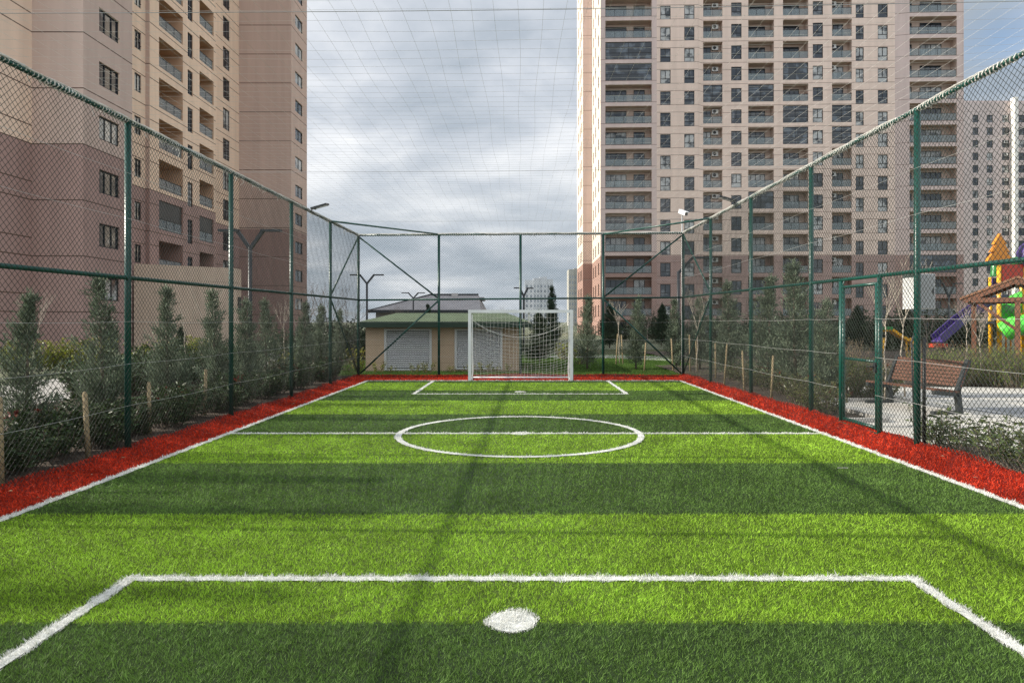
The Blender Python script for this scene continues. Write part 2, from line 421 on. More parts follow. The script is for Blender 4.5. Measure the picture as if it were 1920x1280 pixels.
for q, s in enumerate([(PL, YN, PL, YF), (PR, YN, PR, YF), (PL - HW, YF, PR + HW, YF), (PL, 10.72, PR, 10.72), (-2.66 - HW, 4.65, 2.66 + HW, 4.65), (-2.66, 4.65, -2.66, YN), (2.66, 4.65, 2.66, YN),
                     (-2.62 - HW, 16.6, 2.56 + HW, 16.6), (-2.62, 16.6, -2.62, YF), (2.56, 16.6, 2.56, YF)]):
    strip(*s, z=.004 + .0007 * q)
for k in range(72):
    a0, a1 = 2 * math.pi * k / 72, 2 * math.pi * (k + 1) / 72
    f = lambda a, r: Vector((-.03 + r * math.cos(a), 10.72 + r * math.sin(a), .012))
    mb.quad(f(a0, 1.88 - HW), f(a0, 1.88 + HW), f(a1, 1.88 + HW), f(a1, 1.88 - HW))
for cx, cy, r in ((-.055, 3.99, .155), (-.03, 17.1, .14), (-.03, 10.72, .14)):
    mb.poly([(cx + r * .88 * math.cos(2 * math.pi * k / 32), cy + r * .88 * math.sin(2 * math.pi * k / 32), .006) for k in range(32)])
WB = blades(0, (PL - .1, PR + .1), (1.2, YF + .1), white, 26000, flat(.004), .021, .0042, power=1.35)
SV = np.array(mb.v); tri = []
for f in mb.f:
    for k in range(1, len(f) - 1): tri.append((f[0], f[k], f[k + 1]))
tri = np.array(tri)
lines_o = link('pitch_line_markings', np_mesh('pitch_line_markings', np.concatenate([SV, WB[0]]), np.concatenate([tri, WB[1] + len(SV)]), M_WHITE, 3))
tag(lines_o, kind='structure')

edge = .0
redo = with_sheet('red_border', [sheet(np.linspace(FL - .03, PL, 9), np.linspace(0, FB + .04, 160), border_z), sheet(np.linspace(PR, FR + .03, 9), np.linspace(0, FB + .04, 160), border_z),
                                 sheet(np.linspace(PL, PR, 60), np.linspace(YF, FB + .04, 10), border_z)],
                  [blades(0, (FL - .03, PL), (1.5, FB + .03), red, 15000, border_z, .026, .0048, power=1.5),
                   blades(0, (PR, FR + .03), (1.5, FB + .03), red, 15000, border_z, .026, .0048, power=1.5),
                   blades(0, (PL, PR), (YF, FB + .03), red, 15000, border_z, .026, .0048, power=1.5)], M_RED, M_INFILLR)
tag(redo, kind='structure')


# ------------------------------------------------------------------ grounds around the cage
def slab(name, pts, z, m, th=.0, kind='structure'):
    b = MB(); b.poly([(x, y, z) for x, y in pts])
    if th:
        for i in range(len(pts)):
            p, q = pts[i], pts[(i + 1) % len(pts)]; b.quad((p[0], p[1], z - th), (q[0], q[1], z - th), (q[0], q[1], z), (p[0], p[1], z))
    o = b.build(name, m); tag(o, kind=kind); return o


slab('ground', [(-3000, -60), (3000, -60), (3000, 6000), (-3000, 6000)], -.12, M_GROUND)


def soil_sheet(name, x0, x1, y0, y1, z, m, amp=.03):
    nx = max(2, int((x1 - x0) / .12)); ny = max(2, int((y1 - y0) / .2))
    V, Fq = sheet(np.linspace(x0, x1, nx), np.linspace(y0, y1, ny), lambda x, y: z + amp * BUMP(x * 2.3, y * 2.3))
    o = link(name, np_mesh(name, V, Fq, m, 4)); tag(o, kind='structure'); return o


soil_sheet('planting_bed', -10.2, FL - .04, -1, 27, .02, M_SOIL)
soil_sheet('planting_bed', FR + .04, 6.2, 11.6, 27, .06, M_SOIL)
soil_sheet('planting_bed', 6.2, 8.2, 14.6, 27, .06, M_SOIL)
soil_sheet('planting_bed', FR + .04, 6.3, -1, 9.5, .06, M_SOIL)
slab('path', [(-14.5, -2), (-10.2, -2), (-10.2, 27), (-11.5, 45), (-14.5, 45)], .0, mat('worn_paving', (.36, .34, .31), .9, .2, 1.2, .25, 30.), .1)
slab('pavement', [(FR + .04, 9.5), (6.3, 9.5), (6.3, -2), (40, -2), (40, 17.0), (13, 17.6), (9.6, 18.4), (8.2, 17.2), (8.2, 14.6), (6.2, 14.6), (6.2, 11.6), (FR + .04, 11.6)], .06, M_PAVE, .1)
slab('paving_band', [(8.9, 11.9), (30, 12.6), (30, 14.0), (8.6, 13.5)], .066, M_PAVEG)
slab('paving_band', [(9.2, 15.3), (30, 16.2), (30, 16.8), (9.2, 15.75)], .066, M_PAVEG)
soil_sheet('planting_bed', 6.9, 34, 17.62, 40, .05, M_SOIL, .04)
lawn_keep = lambda x, y: np.ones(np.shape(x), bool)
lawn = with_sheet('lawn', [sheet(np.linspace(-8, 14, 30), np.linspace(FB + .05, 44, 30), lambda x, y: .0 + .02 * BUMP(x, y))],
                  [blades(0, (-7, 10), (FB + .05, 36), lawn_keep, 4000, flat(0.), .06, .009, y_ref=14., power=1.2)], M_LAWN, M_INFILLL)
tag(lawn, kind='structure')
# pale winding path beyond the far goal
b = MB(); prev = None
for k in range(25):
    t = k / 24; c = Vector((1.2 + 11.5 * t, 34.0 - 9.5 * t ** 2.2 + .8 * math.sin(t * 5), .035)); w = 1.35 + .5 * t
    tan = Vector((11.5, -9.5 * 2.2 * t ** 1.2 + 4 * math.cos(t * 5), 0)).normalized(); p = Vector((-tan.y, tan.x, 0)) * w
    if prev: b.quad(prev[0], c - p, c + p, prev[1])
    prev = (c - p, c + p)
tag(b.build('path', M_PAVE), kind='structure')
# ------------------------------------------------------------------ the cage: three chain-link fences, gate, overhead net
lerp = lambda a, b, t: a + (b - a) * t
def top_z(side, y):
    t = (y - 7) / 15
    return lerp(4.416, 4.55, t) if side < 0 else lerp(4.538, 4.62, t)
def mid_z(side, y):
    t = (y - 7) / 15
    return lerp(2.322, 2.472, t) if side < 0 else lerp(2.397, 2.558, t)


def mesh_lines(rects, put3, cell=.081, step=.45):
    """woven wire: two families of crossing wires clipped to the rectangles (u0, u1, w0, w1)"""
    out = []
    for (u0, u1, w0, w1) in rects:
        for sgn in (1, -1):
            # u - sgn*w = c
            cs = [u0 - sgn * w0, u0 - sgn * w1, u1 - sgn * w0, u1 - sgn * w1]
            k0 = math.ceil(min(cs) / cell); k1 = math.floor(max(cs) / cell)
            for k in range(k0, k1 + 1):
                c = k * cell
                if sgn > 0: lo = max(u0, c + w0); hi = min(u1, c + w1)
                else: lo = max(u0, c - w1); hi = min(u1, c - w0)
                if hi - lo < .01: continue
                n = max(2, int((hi - lo) / step) + 2)
                u = np.linspace(lo, hi, n); w = (u - c) * sgn
                P = put3(u, w)
                # slack in the weave
                P = P + np.stack([np.sin(u * 2.3 + w * 1.9 + k) * .004, np.sin(u * 3.1 + k * .7) * .004, np.sin(w * 2.7 + u + k * .3) * .004], 1)
                out.append(P)
    return out


def post(parent, x, y, z0, z1, r=.041, cap=True):
    b = MB(); b.tube([(0, 0, z0), (0, 0, z1)], r, 12); b.lathe([(r + .004, z1 - .02), (r + .004, z1 + .012), (.0001, z1 + .03)], n=12)
    o = b.build('post', M_GREEN, parent, True); o.location = (x, y, 0); return o


def rail(name, parent, pts, r, m=None, wob_=0.):
    b = MB(); b.tube(pts, r, 10); return b.build(name, m or M_GREEN, parent, True)


POSTY = [-.62, 2.63, 5.88, 9.12, 12.36, 15.6, 18.78, 22.0]
POSTYR = [-.62, 2.6, 5.82, 8.99, 12.28, 15.5, 18.8, 22.0]
GY0, GY1 = 9.93, 11.13     # gate opening in the right fence


def side_fence(side, X, ys, label):
    inn = -side * .05
    root = empty('chain_link_fence', (0, 0, 0)); tag(root, label, 'fence')
    base = (lambda y: .03) if side < 0 else (lambda y: .16 - .07 * max(0, min(1, (y - 9) / 13)))
    for y in ys[:-1]: post(root, X, y, base(y) - .25, top_z(side, y))
    rail('top_rail', root, [(X, ys[0], top_z(side, ys[0])), (X, ys[-1], top_z(side, ys[-1]))], .03)
    rail('mid_rail', root, [(X, ys[0], mid_z(side, ys[0])), (X, ys[-1], mid_z(side, ys[-1]))], .029)
    for i in range(len(ys) - 1):
        a, c = ys[i], ys[i + 1]
        def put3(u, w):
            t = (w) / 4.5
            zz = np.array([base(q) + .02 for q in u]); tz = top_z(side, u) - .01
            bulge = .018 * np.sin((u - a) / (c - a) * math.pi) * np.sin(w * 2.1 + i)
            return np.stack([np.full_like(u, X + inn) + bulge, u, zz + (tz - zz) * t], 1)
        if side > 0 and a < GY0 < c:
            wm = (mid_z(1, 10.5) - .13) / (top_z(1, 10.5) - .13) * 4.5
            rects = [(a, c, wm, 4.5), (a, GY0, 0, wm), (GY1, c, 0, wm)]
        else: rects = [(a, c, 0, 4.5)]
        wires('mesh_panel', mesh_lines(rects, put3), .0030, M_WIRE, root)
    for k, z in enumerate((.65, 1.2, 1.76, 3.12, 3.72)):
        L = []
        for i in range(len(ys) - 1):
            if side > 0 and ys[i] < GY0 < ys[i + 1] and z < 2.3: segs = [(ys[i], GY0), (GY1, ys[i + 1])]
            else: segs = [(ys[i], ys[i + 1])]
            for a, c in segs:
                u = np.linspace(a, c, 9); s = np.sin((u - a) / (c - a) * math.pi) * (c - a) * .006
                L.append(np.stack([np.full_like(u, X + inn * 1.35), u, z + (.04 if side > 0 else 0) - s], 1))
        wires('tension_wire', L, .0019, M_GALV, root, 4)
    y5 = ys[-2]
    rail('brace', root, [(X, ys[-1] - .05, top_z(side, 22) - .08), (X, y5 + .04, mid_z(side, y5) + .06)], .024)
    rail('brace', root, [(X, y5 + .04, mid_z(side, y5) - .06), (X, ys[-1] - .05, .12)], .024)
    rail('corner_brace', root, [(X, y5, top_z(side, y5) + .01), (-2.695 if side < 0 else 2.66, FB, 4.585)], .026)
    return root


f_left = side_fence(-1, FL, POSTY, 'tall dark green chain-link fence along the left touchline, in front of the trees')
f_right = side_fence(1, FR, POSTYR, 'tall teal green chain-link fence along the right touchline with the gate in it')

# back fence
fb = empty('chain_link_fence', (0, FB, 0)); tag(fb, 'green chain-link fence with cross braces behind the far goal', 'fence')
BX = [FL, -2.665, -.035, 2.63, FR]
for x in BX: post(fb, x, 0, -.2, 4.55 if x < 0 else 4.6)
bt = lambda x: lerp(4.55, 4.62, (x - FL) / (FR - FL)); bm = lambda x: lerp(2.472, 2.558, (x - FL) / (FR - FL)) - .01
rail('top_rail', fb, [(FL, 0, bt(FL)), (FR, 0, bt(FR))], .03)
rail('mid_rail', fb, [(FL, 0, bm(FL)), (FR, 0, bm(FR))], .029)
for i in range(4):
    a, c = BX[i], BX[i + 1]
    p3 = lambda u, w: np.stack([u, np.full_like(u, -.05) + .015 * np.sin((u - a) * 2.3), .04 + w / 4.5 * (bt(u) - .05)], 1)
    wires('mesh_panel', mesh_lines([(a, c, 0, 4.5)], p3), .0027, M_WIRE, fb)
for z in (.65, 1.2, 1.76, 3.12, 3.72):
    u = np.linspace(FL, FR, 25); wires('tension_wire', [np.stack([u, np.full_like(u, -.07), z - .02 * np.abs(np.sin((u - FL) / 2.62 * math.pi))], 1)], .0018, M_GALV, fb, 4)
for s, xc, xn in ((-1, FL, BX[1]), (1, FR, BX[3])):
    rail('brace', fb, [(xc - s * .05, 0, bt(xc) - .08), (xn + s * .04, 0, bm(xn) + .05)], .026)
    rail('brace', fb, [(xn + s * .04, 0, bm(xn) - .06), (xc - s * .06, 0, .1)], .026)

# gate in the right fence
g = empty('chain_link_gate', (FR, GY0, 0)); tag(g, 'teal green chain-link gate with a low cross bar in the right fence', 'gate')
W = GY1 - GY0; zb = .17; zt = mid_z(1, 10.5) - .02
def gtube(name, pts, r): b = MB(); b.tube(pts, r, 10); return b.build(name, M_GREEN, g, True)
gtube('post', [(0, 0, 0), (0, 0, zt)], .036); gtube('post', [(0, W, 0), (0, W, zt)], .036)
a, c = .085, W - .085
fr = MB()
for p, q in (((0, a, zb), (0, a, zt - .08)), ((0, c, zb), (0, c, zt - .08)), ((0, a - .02, zt - .1), (0, c + .02, zt - .1)), ((0, a, zb + .03), (0, c, zb + .03))): fr.tube([p, q], .025, 10)
lf = fr.build('leaf_frame', M_GREEN, g, True)
gtube('cross_bar', [(0, a, 1.17), (0, c, 1.17)], .022)
wires('mesh_panel', mesh_lines([(a, c, 0, zt - .1 - zb)], lambda u, w: np.stack([np.full_like(u, -.03), u, zb + w], 1)), .0030, M_WIRE, g)
for z in (.55, 1.75):
    b = MB(); b.tube([(0, W - .045, z - .05), (0, W - .045, z + .05)], .018, 8); b.build('hinge', M_DKMETAL, g, True)
b = MB(); b.box((-.05, .03, 1.02), (-.02, .10, 1.16)); b.tube([(-.05, .07, 1.1), (-.10, .07, 1.1), (-.10, .17, 1.1)], .009, 8); b.build('latch', M_DKMETAL, g)
b = MB(); b.box((-.05, -.03, .10), (.05, W + .03, .145)); b.build('sill', M_GREEN, g)
b = MB()
b.tube([(0, W, zt - .32), (0, W - .02, zt - .1), (0, W - .12, zt)], .012, 6); b.build('corner_loop', M_GREEN, g, True)

# overhead net: square mesh of cords tied to the top rails, carried by steel cables between the posts
net = empty('overhead_net', (0, 0, 0)); tag(net, 'wide pale cord net stretched over the whole pitch on steel cables', 'net')
def net_z(x, y):
    t = (x - FL) / (FR - FL)
    p = (np.asarray(y, float) - 2.63) / 3.24
    sag = .05 * np.sin(np.pi * np.clip(t, 0, 1)) + .05 * np.sin(np.pi * (p - np.floor(p))) * np.sin(np.pi * np.clip(t, 0, 1)) ** .5
    return top_z(-1, y) * (1 - t) + top_z(1, y) * t + .02 - sag
L = []
for k in range(106):
    y = .6 + k * .202; x = np.linspace(FL, FR, 40)
    yy = y + .012 * np.sin(x * 2.1 + k); L.append(np.stack([x, yy, net_z(x, yy)], 1))
wires('cross_cord', L, .0011, M_CORD, net)
L = []
for k in range(53):
    x0 = FL + .06 + k * .199; y = np.linspace(.6, 21.9, 110); x = x0 + .015 * np.sin(y * 1.7 + k * 1.3)
    L.append(np.stack([x, y, net_z(x, y)], 1))
wires('length_cord', L, .0011, M_CORD, net)
L = []
for y in (POSTY[2], POSTY[4], POSTY[6]):
    x = np.linspace(FL, FR, 14); wires('steel_cable', [np.stack([x, np.full_like(x, y), top_z(-1, y) + (top_z(1, y) - top_z(-1, y)) * (x - FL) / (FR - FL) - .03 * np.sin(np.pi * (x - FL) / (FR - FL))], 1)], .0032, M_STEEL, net, 5)
# the gathered edge of the net lashed round the rails
def lashing(p0, p1, seed):
    rr = random.Random(seed); p0 = Vector(p0); p1 = Vector(p1); d = (p1 - p0); Ln = d.length; d.normalize(); s = d.cross(Vector((0, 0, 1))).normalized(); u = Vector((0, 0, 1))
    b = MB(); pts = []; n = int(Ln / .013)
    for k in range(n):
        t = k * .013; a = t / .06 * 2 * math.pi + 1.2 * math.sin(t * 3.1); r = .036 + .008 * math.sin(t * 5.3 + seed)
        pts.append(p0 + d * t + s * math.cos(a) * r + u * (math.sin(a) * r))
    b.tube(pts, .0085, 4)
    for k in range(3):
        pts = []; ph = rr.uniform(0, 6)
        for i in range(int(Ln / .07)):
            t = i * .07; a = math.sin(t * (1.9 + k) + ph) * .9 + 1.2; r = .042 + .006 * rr.random()
            pts.append(p0 + d * t + s * math.cos(a) * r + u * (math.sin(a) * r))
        b.tube(pts, .0075, 4)
    for k in range(int(Ln * 7)):
        t = rr.uniform(0, Ln); c = p0 + d * t; h = rr.uniform(.03, .10) * (2 if rr.random() < .12 else 1); l = rr.uniform(.02, .08)
        b.tube([c + u * .03, c + s * rr.uniform(-.05, .05) + d * l * .5 - u * h * .6, c + s * rr.uniform(-.05, .05) + d * l - u * h], .0042, 3)
    return b.build('edge_lashing', M_CORD, net)
lashing((FL, .5, top_z(-1, .5)), (FL, 21.95, top_z(-1, 21.95)), 1)
lashing((FR, .5, top_z(1, .5)), (FR, 21.95, top_z(1, 21.95)), 2)
lashing((FL, FB, 4.55), (FR, FB, 4.62), 3)

# floodlights clamped to the top rails
def floodlight(x, y, z, s, label):
    r = empty('floodlight', (x, y, z)); tag(r, label, 'floodlight', None)
    Mx = Matrix.Rotation(s * R(-16), 4, 'Y') @ Matrix.Rotation(R(8), 4, 'X')
    b = MB(); b.box((s * .08 - .02, -.17, .02) if s > 0 else (-.46, -.17, .02), (.46, .17, .065) if s > 0 else (.02 - .08 + .0, .17, .065), Mx); b.build('lamp_head', M_DKMETAL, r)
    b = MB(); x0, x1 = (.11, .43) if s > 0 else (-.43, -.11); b.box((x0, -.14, .012), (x1, .14, .019), Mx); b.build('lamp_glass', mat('lamp_glass', (.35, .37, .38), .15, .05), r)
    b = MB(); b.tube([(0, 0, -.03), (s * .05, 0, .05), (s * .14, 0, .04)], .018, 6); b.build('bracket', M_DKMETAL, r, True)
    return r
floodlight(FL, 17.0, 4.52, 1, 'dark flat floodlight on the top rail of the left fence')
floodlight(FR, 16.6, 4.64, -1, 'dark flat floodlight on the top rail of the right fence')

# security camera above the far right corner
r = empty('security_camera', (FR - .02, FB + .08, 0)); tag(r, 'white security camera on a thin pole above the far right corner', 'camera')
b = MB(); b.tube([(0, 0, 0), (0, 0, 5.25)], .022, 8); b.build('pole', M_STEEL, r, True)
Mx = Matrix.Translation((0, 0, 5.3)) @ Matrix.Rotation(R(24), 4, 'Z') @ Matrix.Rotation(R(22), 4, 'X')
b = MB(); b.box((-.06, -.24, -.055), (.06, .12, .06), Mx); b.box((-.07, -.29, .06), (.07, .13, .075), Mx); b.build('housing', M_BOXW, r)
b = MB(); b.box((-.05, -.246, -.045), (.05, -.241, .05), Mx); b.build('lens', M_DKMETAL, r)

# electrical box on the outside of the right fence
r = empty('electrical_box', (FR + .07, 9.16, 1.93)); tag(r, 'pale grey metal box hung outside the right fence beside the gate', 'box')
b = MB(); b.box((0, 0, 0), (.27, .30, .47)); b.build('cabinet', M_BOXW, r)
b = MB(); b.box((.012, -.012, .012), (.258, -.002, .458)); dd = b.build('door', mat('box_door_shaded', (.36, .37, .37), .45, .05), r)  # the shade on the front face is put into this grey
b = MB(); b.box((.225, -.022, .2), (.24, -.012, .27)); b.build('handle', M_DKMETAL, dd)
b = MB(); b.tube([(.1, .15, 0), (.1, .15, -.25), (-.05, .0, -.45), (-.06, -.1, -1.85)], .011, 6); b.build('cable', M_DKMETAL, r, True)
# conduit beside the post
b = MB(); b.tube([(FR + .055, 8.93, .1), (FR + .055, 8.93, 1.55)], .022, 8); o = b.build('conduit_pipe', mat('black_plastic', (.012, .012, .013), .4), None, True)
tag(o, 'black plastic pipe standing against the right fence post beside the bench', 'pipe')

# ------------------------------------------------------------------ goal
def build_goal():
    r = empty('football_goal', (-.03, YF, 0)); tag(r, 'white football goal with a sagging white net at the far end', 'goal')
    hw, H, D = 1.52, 2.03, .85
    for s in (-1, 1):
        b = MB(); b.box((s * hw - .045, -.045, 0), (s * hw + .045, .045, H)); b.box((s * (hw - .075) - .012, .0, .02), (s * (hw - .075) + .012, .03, H - .06)); b.build('goal_post', M_GOAL, r)
    b = MB(); b.box((-hw - .045, -.046, H), (hw + .045, .044, H + .09)); b.build('crossbar', M_GOAL, r)
    for s in (-1, 1):
        b = MB(); b.tube([(s * hw, .03, .03), (s * hw * .985, D, .03)], .026, 8); b.build('side_bar', M_GOAL, r, True)
        b = MB(); b.tube([(s * hw, .03, H + .03), (s * hw, .28, H - .03), (s * hw * .99, .35, H - .2)], .016, 8); b.build('net_hook', M_GOAL, r, True)
    b = MB(); b.tube([(-hw * .985, D, .03), (hw * .985, D, .03)], .03, 8); b.build('ground_bar', M_GOAL, r, True)
    # net sheet: crossbar down to the ground bar, sagging towards the middle of the top
    def S(u, v):
        c = 1 - (u / hw) ** 2
        y = .05 + (D - .05) * (1 - (1 - v) ** 1.8) - .10 * np.sin(np.pi * v) * c
        z = H * (1 - v) ** (1.15 + .5 * c) * (1 - .10 * c * np.sin(np.pi * v)) + .03
        return np.stack([u, y, z], -1)
    L = []
    for k in range(27):
        u = -hw + .04 + k * (2 * hw - .08) / 26; v = np.linspace(0, 1, 22)
        uu = u + .02 * np.sin(v * 5 + k * 1.7) * np.sin(np.pi * v); L.append(S(uu, v))
    for k in range(1, 21):
        u = np.linspace(-hw + .04, hw - .04, 40); v = np.full_like(u, k / 21.) + .006 * np.sin(u * 7 + k); L.append(S(u, v))
    for s in (-1, 1):
        Sd = lambda p, q: np.stack([np.full_like(p, s * (hw - .03)) - s * .05 * np.sin(np.pi * p) * np.sin(np.pi * q), .04 + (D - .05) * p, (H * (1 - p) ** 1.3) * q + .03], -1)
        for k in range(1, 8): q = np.linspace(0, 1, 14); L.append(Sd(np.full_like(q, k / 8), q))
        for k in range(1, 18): p = np.linspace(0, .97, 10); L.append(Sd(p, np.full_like(p, k / 18)))
    wires('net', L, .0026, M_NET, r, 4)
    u = np.linspace(-hw, hw, 30); c = 1 - (u / hw) ** 2
    wires('net_rope', [np.stack([u, .3 + .25 * c, H - .12 - .62 * c ** .8], 1)], .006, M_NET, r, 5)
    b = MB(); b.tube([(.24, .03, H), (.26, .05, H - .12), (.25, .06, H - .24), (.30, .07, H - .33)], [.03, .045, .035, .012], 7); b.build('net_bundle', M_NET, r, True)
build_goal()
# ------------------------------------------------------------------ towers
M_GL = glass('dark_window_glass', (.020, .027, .036), light=(.14, .15, .16), amount=.25)
M_GLC = glass('curtained_window_glass', (.03, .036, .04), light=(.42, .42, .40), amount=.9)
M_FRAME = mat('anthracite_frame', (.020, .020, .022), .5, .05)
M_RAILGL = clear_glass('balcony_glass')
M_ENCL = glass('enclosure_glass', (.022, .026, .030), .05, light=(.10, .12, .14), amount=.4)
M_AC = mat('air_conditioner_white', (.66, .65, .62), .5, .05, objrand=.08)
CREAM = (.80, .61, .475); LIGHT = (.82, .61, .45); BROWN = (.39, .26, .228); MUTED = (.56, .425, .36)
RP, RZ = 2.97, 2.64
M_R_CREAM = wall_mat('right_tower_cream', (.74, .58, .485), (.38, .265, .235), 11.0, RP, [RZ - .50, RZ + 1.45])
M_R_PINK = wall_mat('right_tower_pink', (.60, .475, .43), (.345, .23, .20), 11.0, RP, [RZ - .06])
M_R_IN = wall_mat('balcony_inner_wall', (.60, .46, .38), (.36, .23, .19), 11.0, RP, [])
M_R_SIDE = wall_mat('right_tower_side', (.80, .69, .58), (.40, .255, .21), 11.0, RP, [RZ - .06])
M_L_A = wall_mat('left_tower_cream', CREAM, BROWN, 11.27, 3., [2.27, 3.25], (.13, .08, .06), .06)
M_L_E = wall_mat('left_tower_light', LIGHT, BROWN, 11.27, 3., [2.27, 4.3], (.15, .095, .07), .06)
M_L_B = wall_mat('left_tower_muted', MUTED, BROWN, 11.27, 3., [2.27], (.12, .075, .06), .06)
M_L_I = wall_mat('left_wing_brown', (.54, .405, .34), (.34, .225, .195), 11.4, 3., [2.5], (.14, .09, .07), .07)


def wall_run(mb, p0, p1, z0, z1, cols=(), mi=0, mi_in=1):
    """vertical wall from p0 to p1 (outward side on the right of travel) with recesses
    cols: (a0, a1, [(zb, zt), ...], depth)"""
    p0 = Vector((p0[0], p0[1], 0)); p1 = Vector((p1[0], p1[1], 0)); L = (p1 - p0).length; d = (p1 - p0) / L; n = Vector((d.y, -d.x, 0))
    P = lambda a, z, e=0.: p0 + d * a - n * e + Vector((0, 0, z))
    x = 0.
    for a0, a1, ops, dep in sorted(cols):
        if a0 > x + 1e-4: mb.quad(P(x, z0), P(a0, z0), P(a0, z1), P(x, z1), mi)
        z = z0
        for zb, zt in sorted(ops):
            zb = max(zb, z0 + .01); zt = min(zt, z1 - .01)
            if zt <= zb: continue
            mb.quad(P(a0, z), P(a1, z), P(a1, zb), P(a0, zb), mi)
            mb.quad(P(a0, zb), P(a1, zb), P(a1, zb, dep), P(a0, zb, dep), mi_in)
            mb.quad(P(a0, zt, dep), P(a1, zt, dep), P(a1, zt), P(a0, zt), mi_in)
            mb.quad(P(a0, zb), P(a0, zb, dep), P(a0, zt, dep), P(a0, zt), mi_in)
            mb.quad(P(a1, zb, dep), P(a1, zb), P(a1, zt), P(a1, zt, dep), mi_in)
            mb.quad(P(a0, zb, dep), P(a1, zb, dep), P(a1, zt, dep), P(a0, zt, dep), mi_in)
            z = zt
        mb.quad(P(a0, z), P(a1, z), P(a1, z1), P(a0, z1), mi)
        x = a1
    if L > x + 1e-4: mb.quad(P(x, z0), P(L, z0), P(L, z1), P(x, z1), mi)
    rz = math.atan2(n.y, n.x) + math.pi / 2
    return P, rz, n


WIN = {}


def window_proto(w, h, kind=0):
    """frame (a mesh) with its glass as a child; local x along the wall, z up from the sill, y inward"""
    key = (round(w, 2), round(h, 2), kind)
    if key in WIN: return WIN[key]
    b = MB(); t = .065; y0, y1 = -.03, .05
    b.box((-w / 2, y0, 0), (-w / 2 + t, y1, h)); b.box((w / 2 - t, y0, 0), (w / 2, y1, h)); b.box((-w / 2 + t, y0, 0), (w / 2 - t, y1, t)); b.box((-w / 2 + t, y0, h - t), (w / 2 - t, y1, h))
    if kind == 0:
        zt = h * .36; b.box((-w / 2 + t, y0 + .004, zt - .035), (w / 2 - t, y1 - .004, zt + .035)); b.box((-.04, y0 + .004, zt + .035), (.04, y1 - .004, h - t))
    elif kind == 1:
        for q in (-.17, .17): b.box((q * w - .035, y0 + .004, t), (q * w + .035, y1 - .004, h - t))
    elif kind == 2:   # door set of four leaves
        for q in (-.25, 0, .25): b.box((q * w - .035, y0 + .004, t), (q * w + .035, y1 - .004, h - t))
    elif kind == 3: b.box((-.035, y0 + .004, t), (.035, y1 - .004, h - t))
    fm = b.data('window', M_FRAME)
    b = MB(); b.quad((-w / 2 + t * .5, .02, t * .5), (w / 2 - t * .5, .02, t * .5), (w / 2 - t * .5, .02, h - t * .5), (-w / 2 + t * .5, .02, h - t * .5))
    pm = [b.data('pane', M_GL)]; b2 = MB(); b2.v, b2.f, b2.m = b.v, b.f, b.m; pm.append(b2.data('pane', M_GLC))
    WIN[key] = (fm, pm); return WIN[key]


class Tower:
    def __init__(s, name, loc, label, cat='building'):
        s.root = empty(name, loc); s.loc = Vector(loc); tag(s.root, label, cat); s.rr = random.Random(name + label)

    def part(s, name, data, p=None, rz=0., parent=None):
        o = link(name, data, parent or s.root)
        if p is not None: o.location = Vector(p) - s.loc
        o.rotation_euler = (0, 0, rz); return o

    def mesh(s, name, mb, mats, smooth=False):
        o = mb.build(name, mats, s.root, smooth); o.location = -s.loc; return o

    def window(s, p, rz, w, h, kind=0, curtain=.3, name='window'):
        fm, pm = window_proto(w, h, kind)
        f = s.part(name, fm, p, rz); f.name = name
        link('pane', pm[1 if s.rr.random() < curtain else 0], f); return f

    def railing(s, P, a0, a1, zb, rz, h=1.0, e=.10):
        key = ('rail', round(a1 - a0, 2), round(h, 2))
        if key not in WIN:
            w = a1 - a0; b = MB(); b.box((-w / 2 + .03, -.008, .05), (w / 2 - .03, .008, h - .03), mi=1); b.box((-w / 2 + .01, -.03, h - .03), (w / 2 - .01, .03, h + .015), mi=0); b.box((-w / 2 + .01, -.025, .0), (w / 2 - .01, .025, .05), mi=0)
            n = max(1, round(w / 1.3))
            for k in range(1, n): x = -w / 2 + w * k / n; b.box((x - .018, -.022, .05), (x + .018, .022, h - .03), mi=0)
            WIN[key] = b.data('balcony_railing', [M_FRAME, M_RAILGL])
        return s.part('balcony_railing', WIN[key], P((a0 + a1) / 2, zb + .004, e), rz)

    def ac(s, p, rz):
        if 'ac' not in WIN:
            b = MB(); b.box((-.42, -.17, 0), (.42, .17, .58), mi=0)
            for k in range(18):
                a0, a1 = 2 * math.pi * k / 18, 2 * math.pi * (k + 1) / 18
                b.poly([(-.1, -.175, .29), (-.1 + .23 * math.cos(a0), -.175, .29 + .23 * math.sin(a0)), (-.1 + .23 * math.cos(a1), -.175, .29 + .23 * math.sin(a1))], 1)
            b.box((-.36, -.15, -.05), (-.30, .22, 0), mi=1); b.box((.30, -.15, -.05), (.36, .22, 0), mi=1)
            WIN['ac'] = b.data('air_conditioner', [M_AC, M_FRAME])
        return s.part('air_conditioner', WIN['ac'], p, rz)

    def enclosure(s, P, a0, a1, zb, zt, rz, e=.12):
        w, h = a1 - a0, zt - zb; key = ('enc', round(w, 2), round(h, 2))
        if key not in WIN:
            b = MB(); b.quad((-w / 2, .0, 0), (w / 2, .0, 0), (w / 2, .0, h), (-w / 2, .0, h), 1)
            for z in (.03, h * .38, h * .70, h - .05): b.box((-w / 2, -.03, z - .03), (w / 2, .02, z + .03), mi=0)
            for q in (0, .5, 1): x = -w / 2 + .03 + q * (w - .06); b.box((x - .03, -.035, 0), (x + .03, .025, h), mi=0)
            WIN[key] = b.data('balcony_glazing', [M_FRAME, M_ENCL])
        return s.part('balcony_glazing', WIN[key], P((a0 + a1) / 2, zb, e), rz)


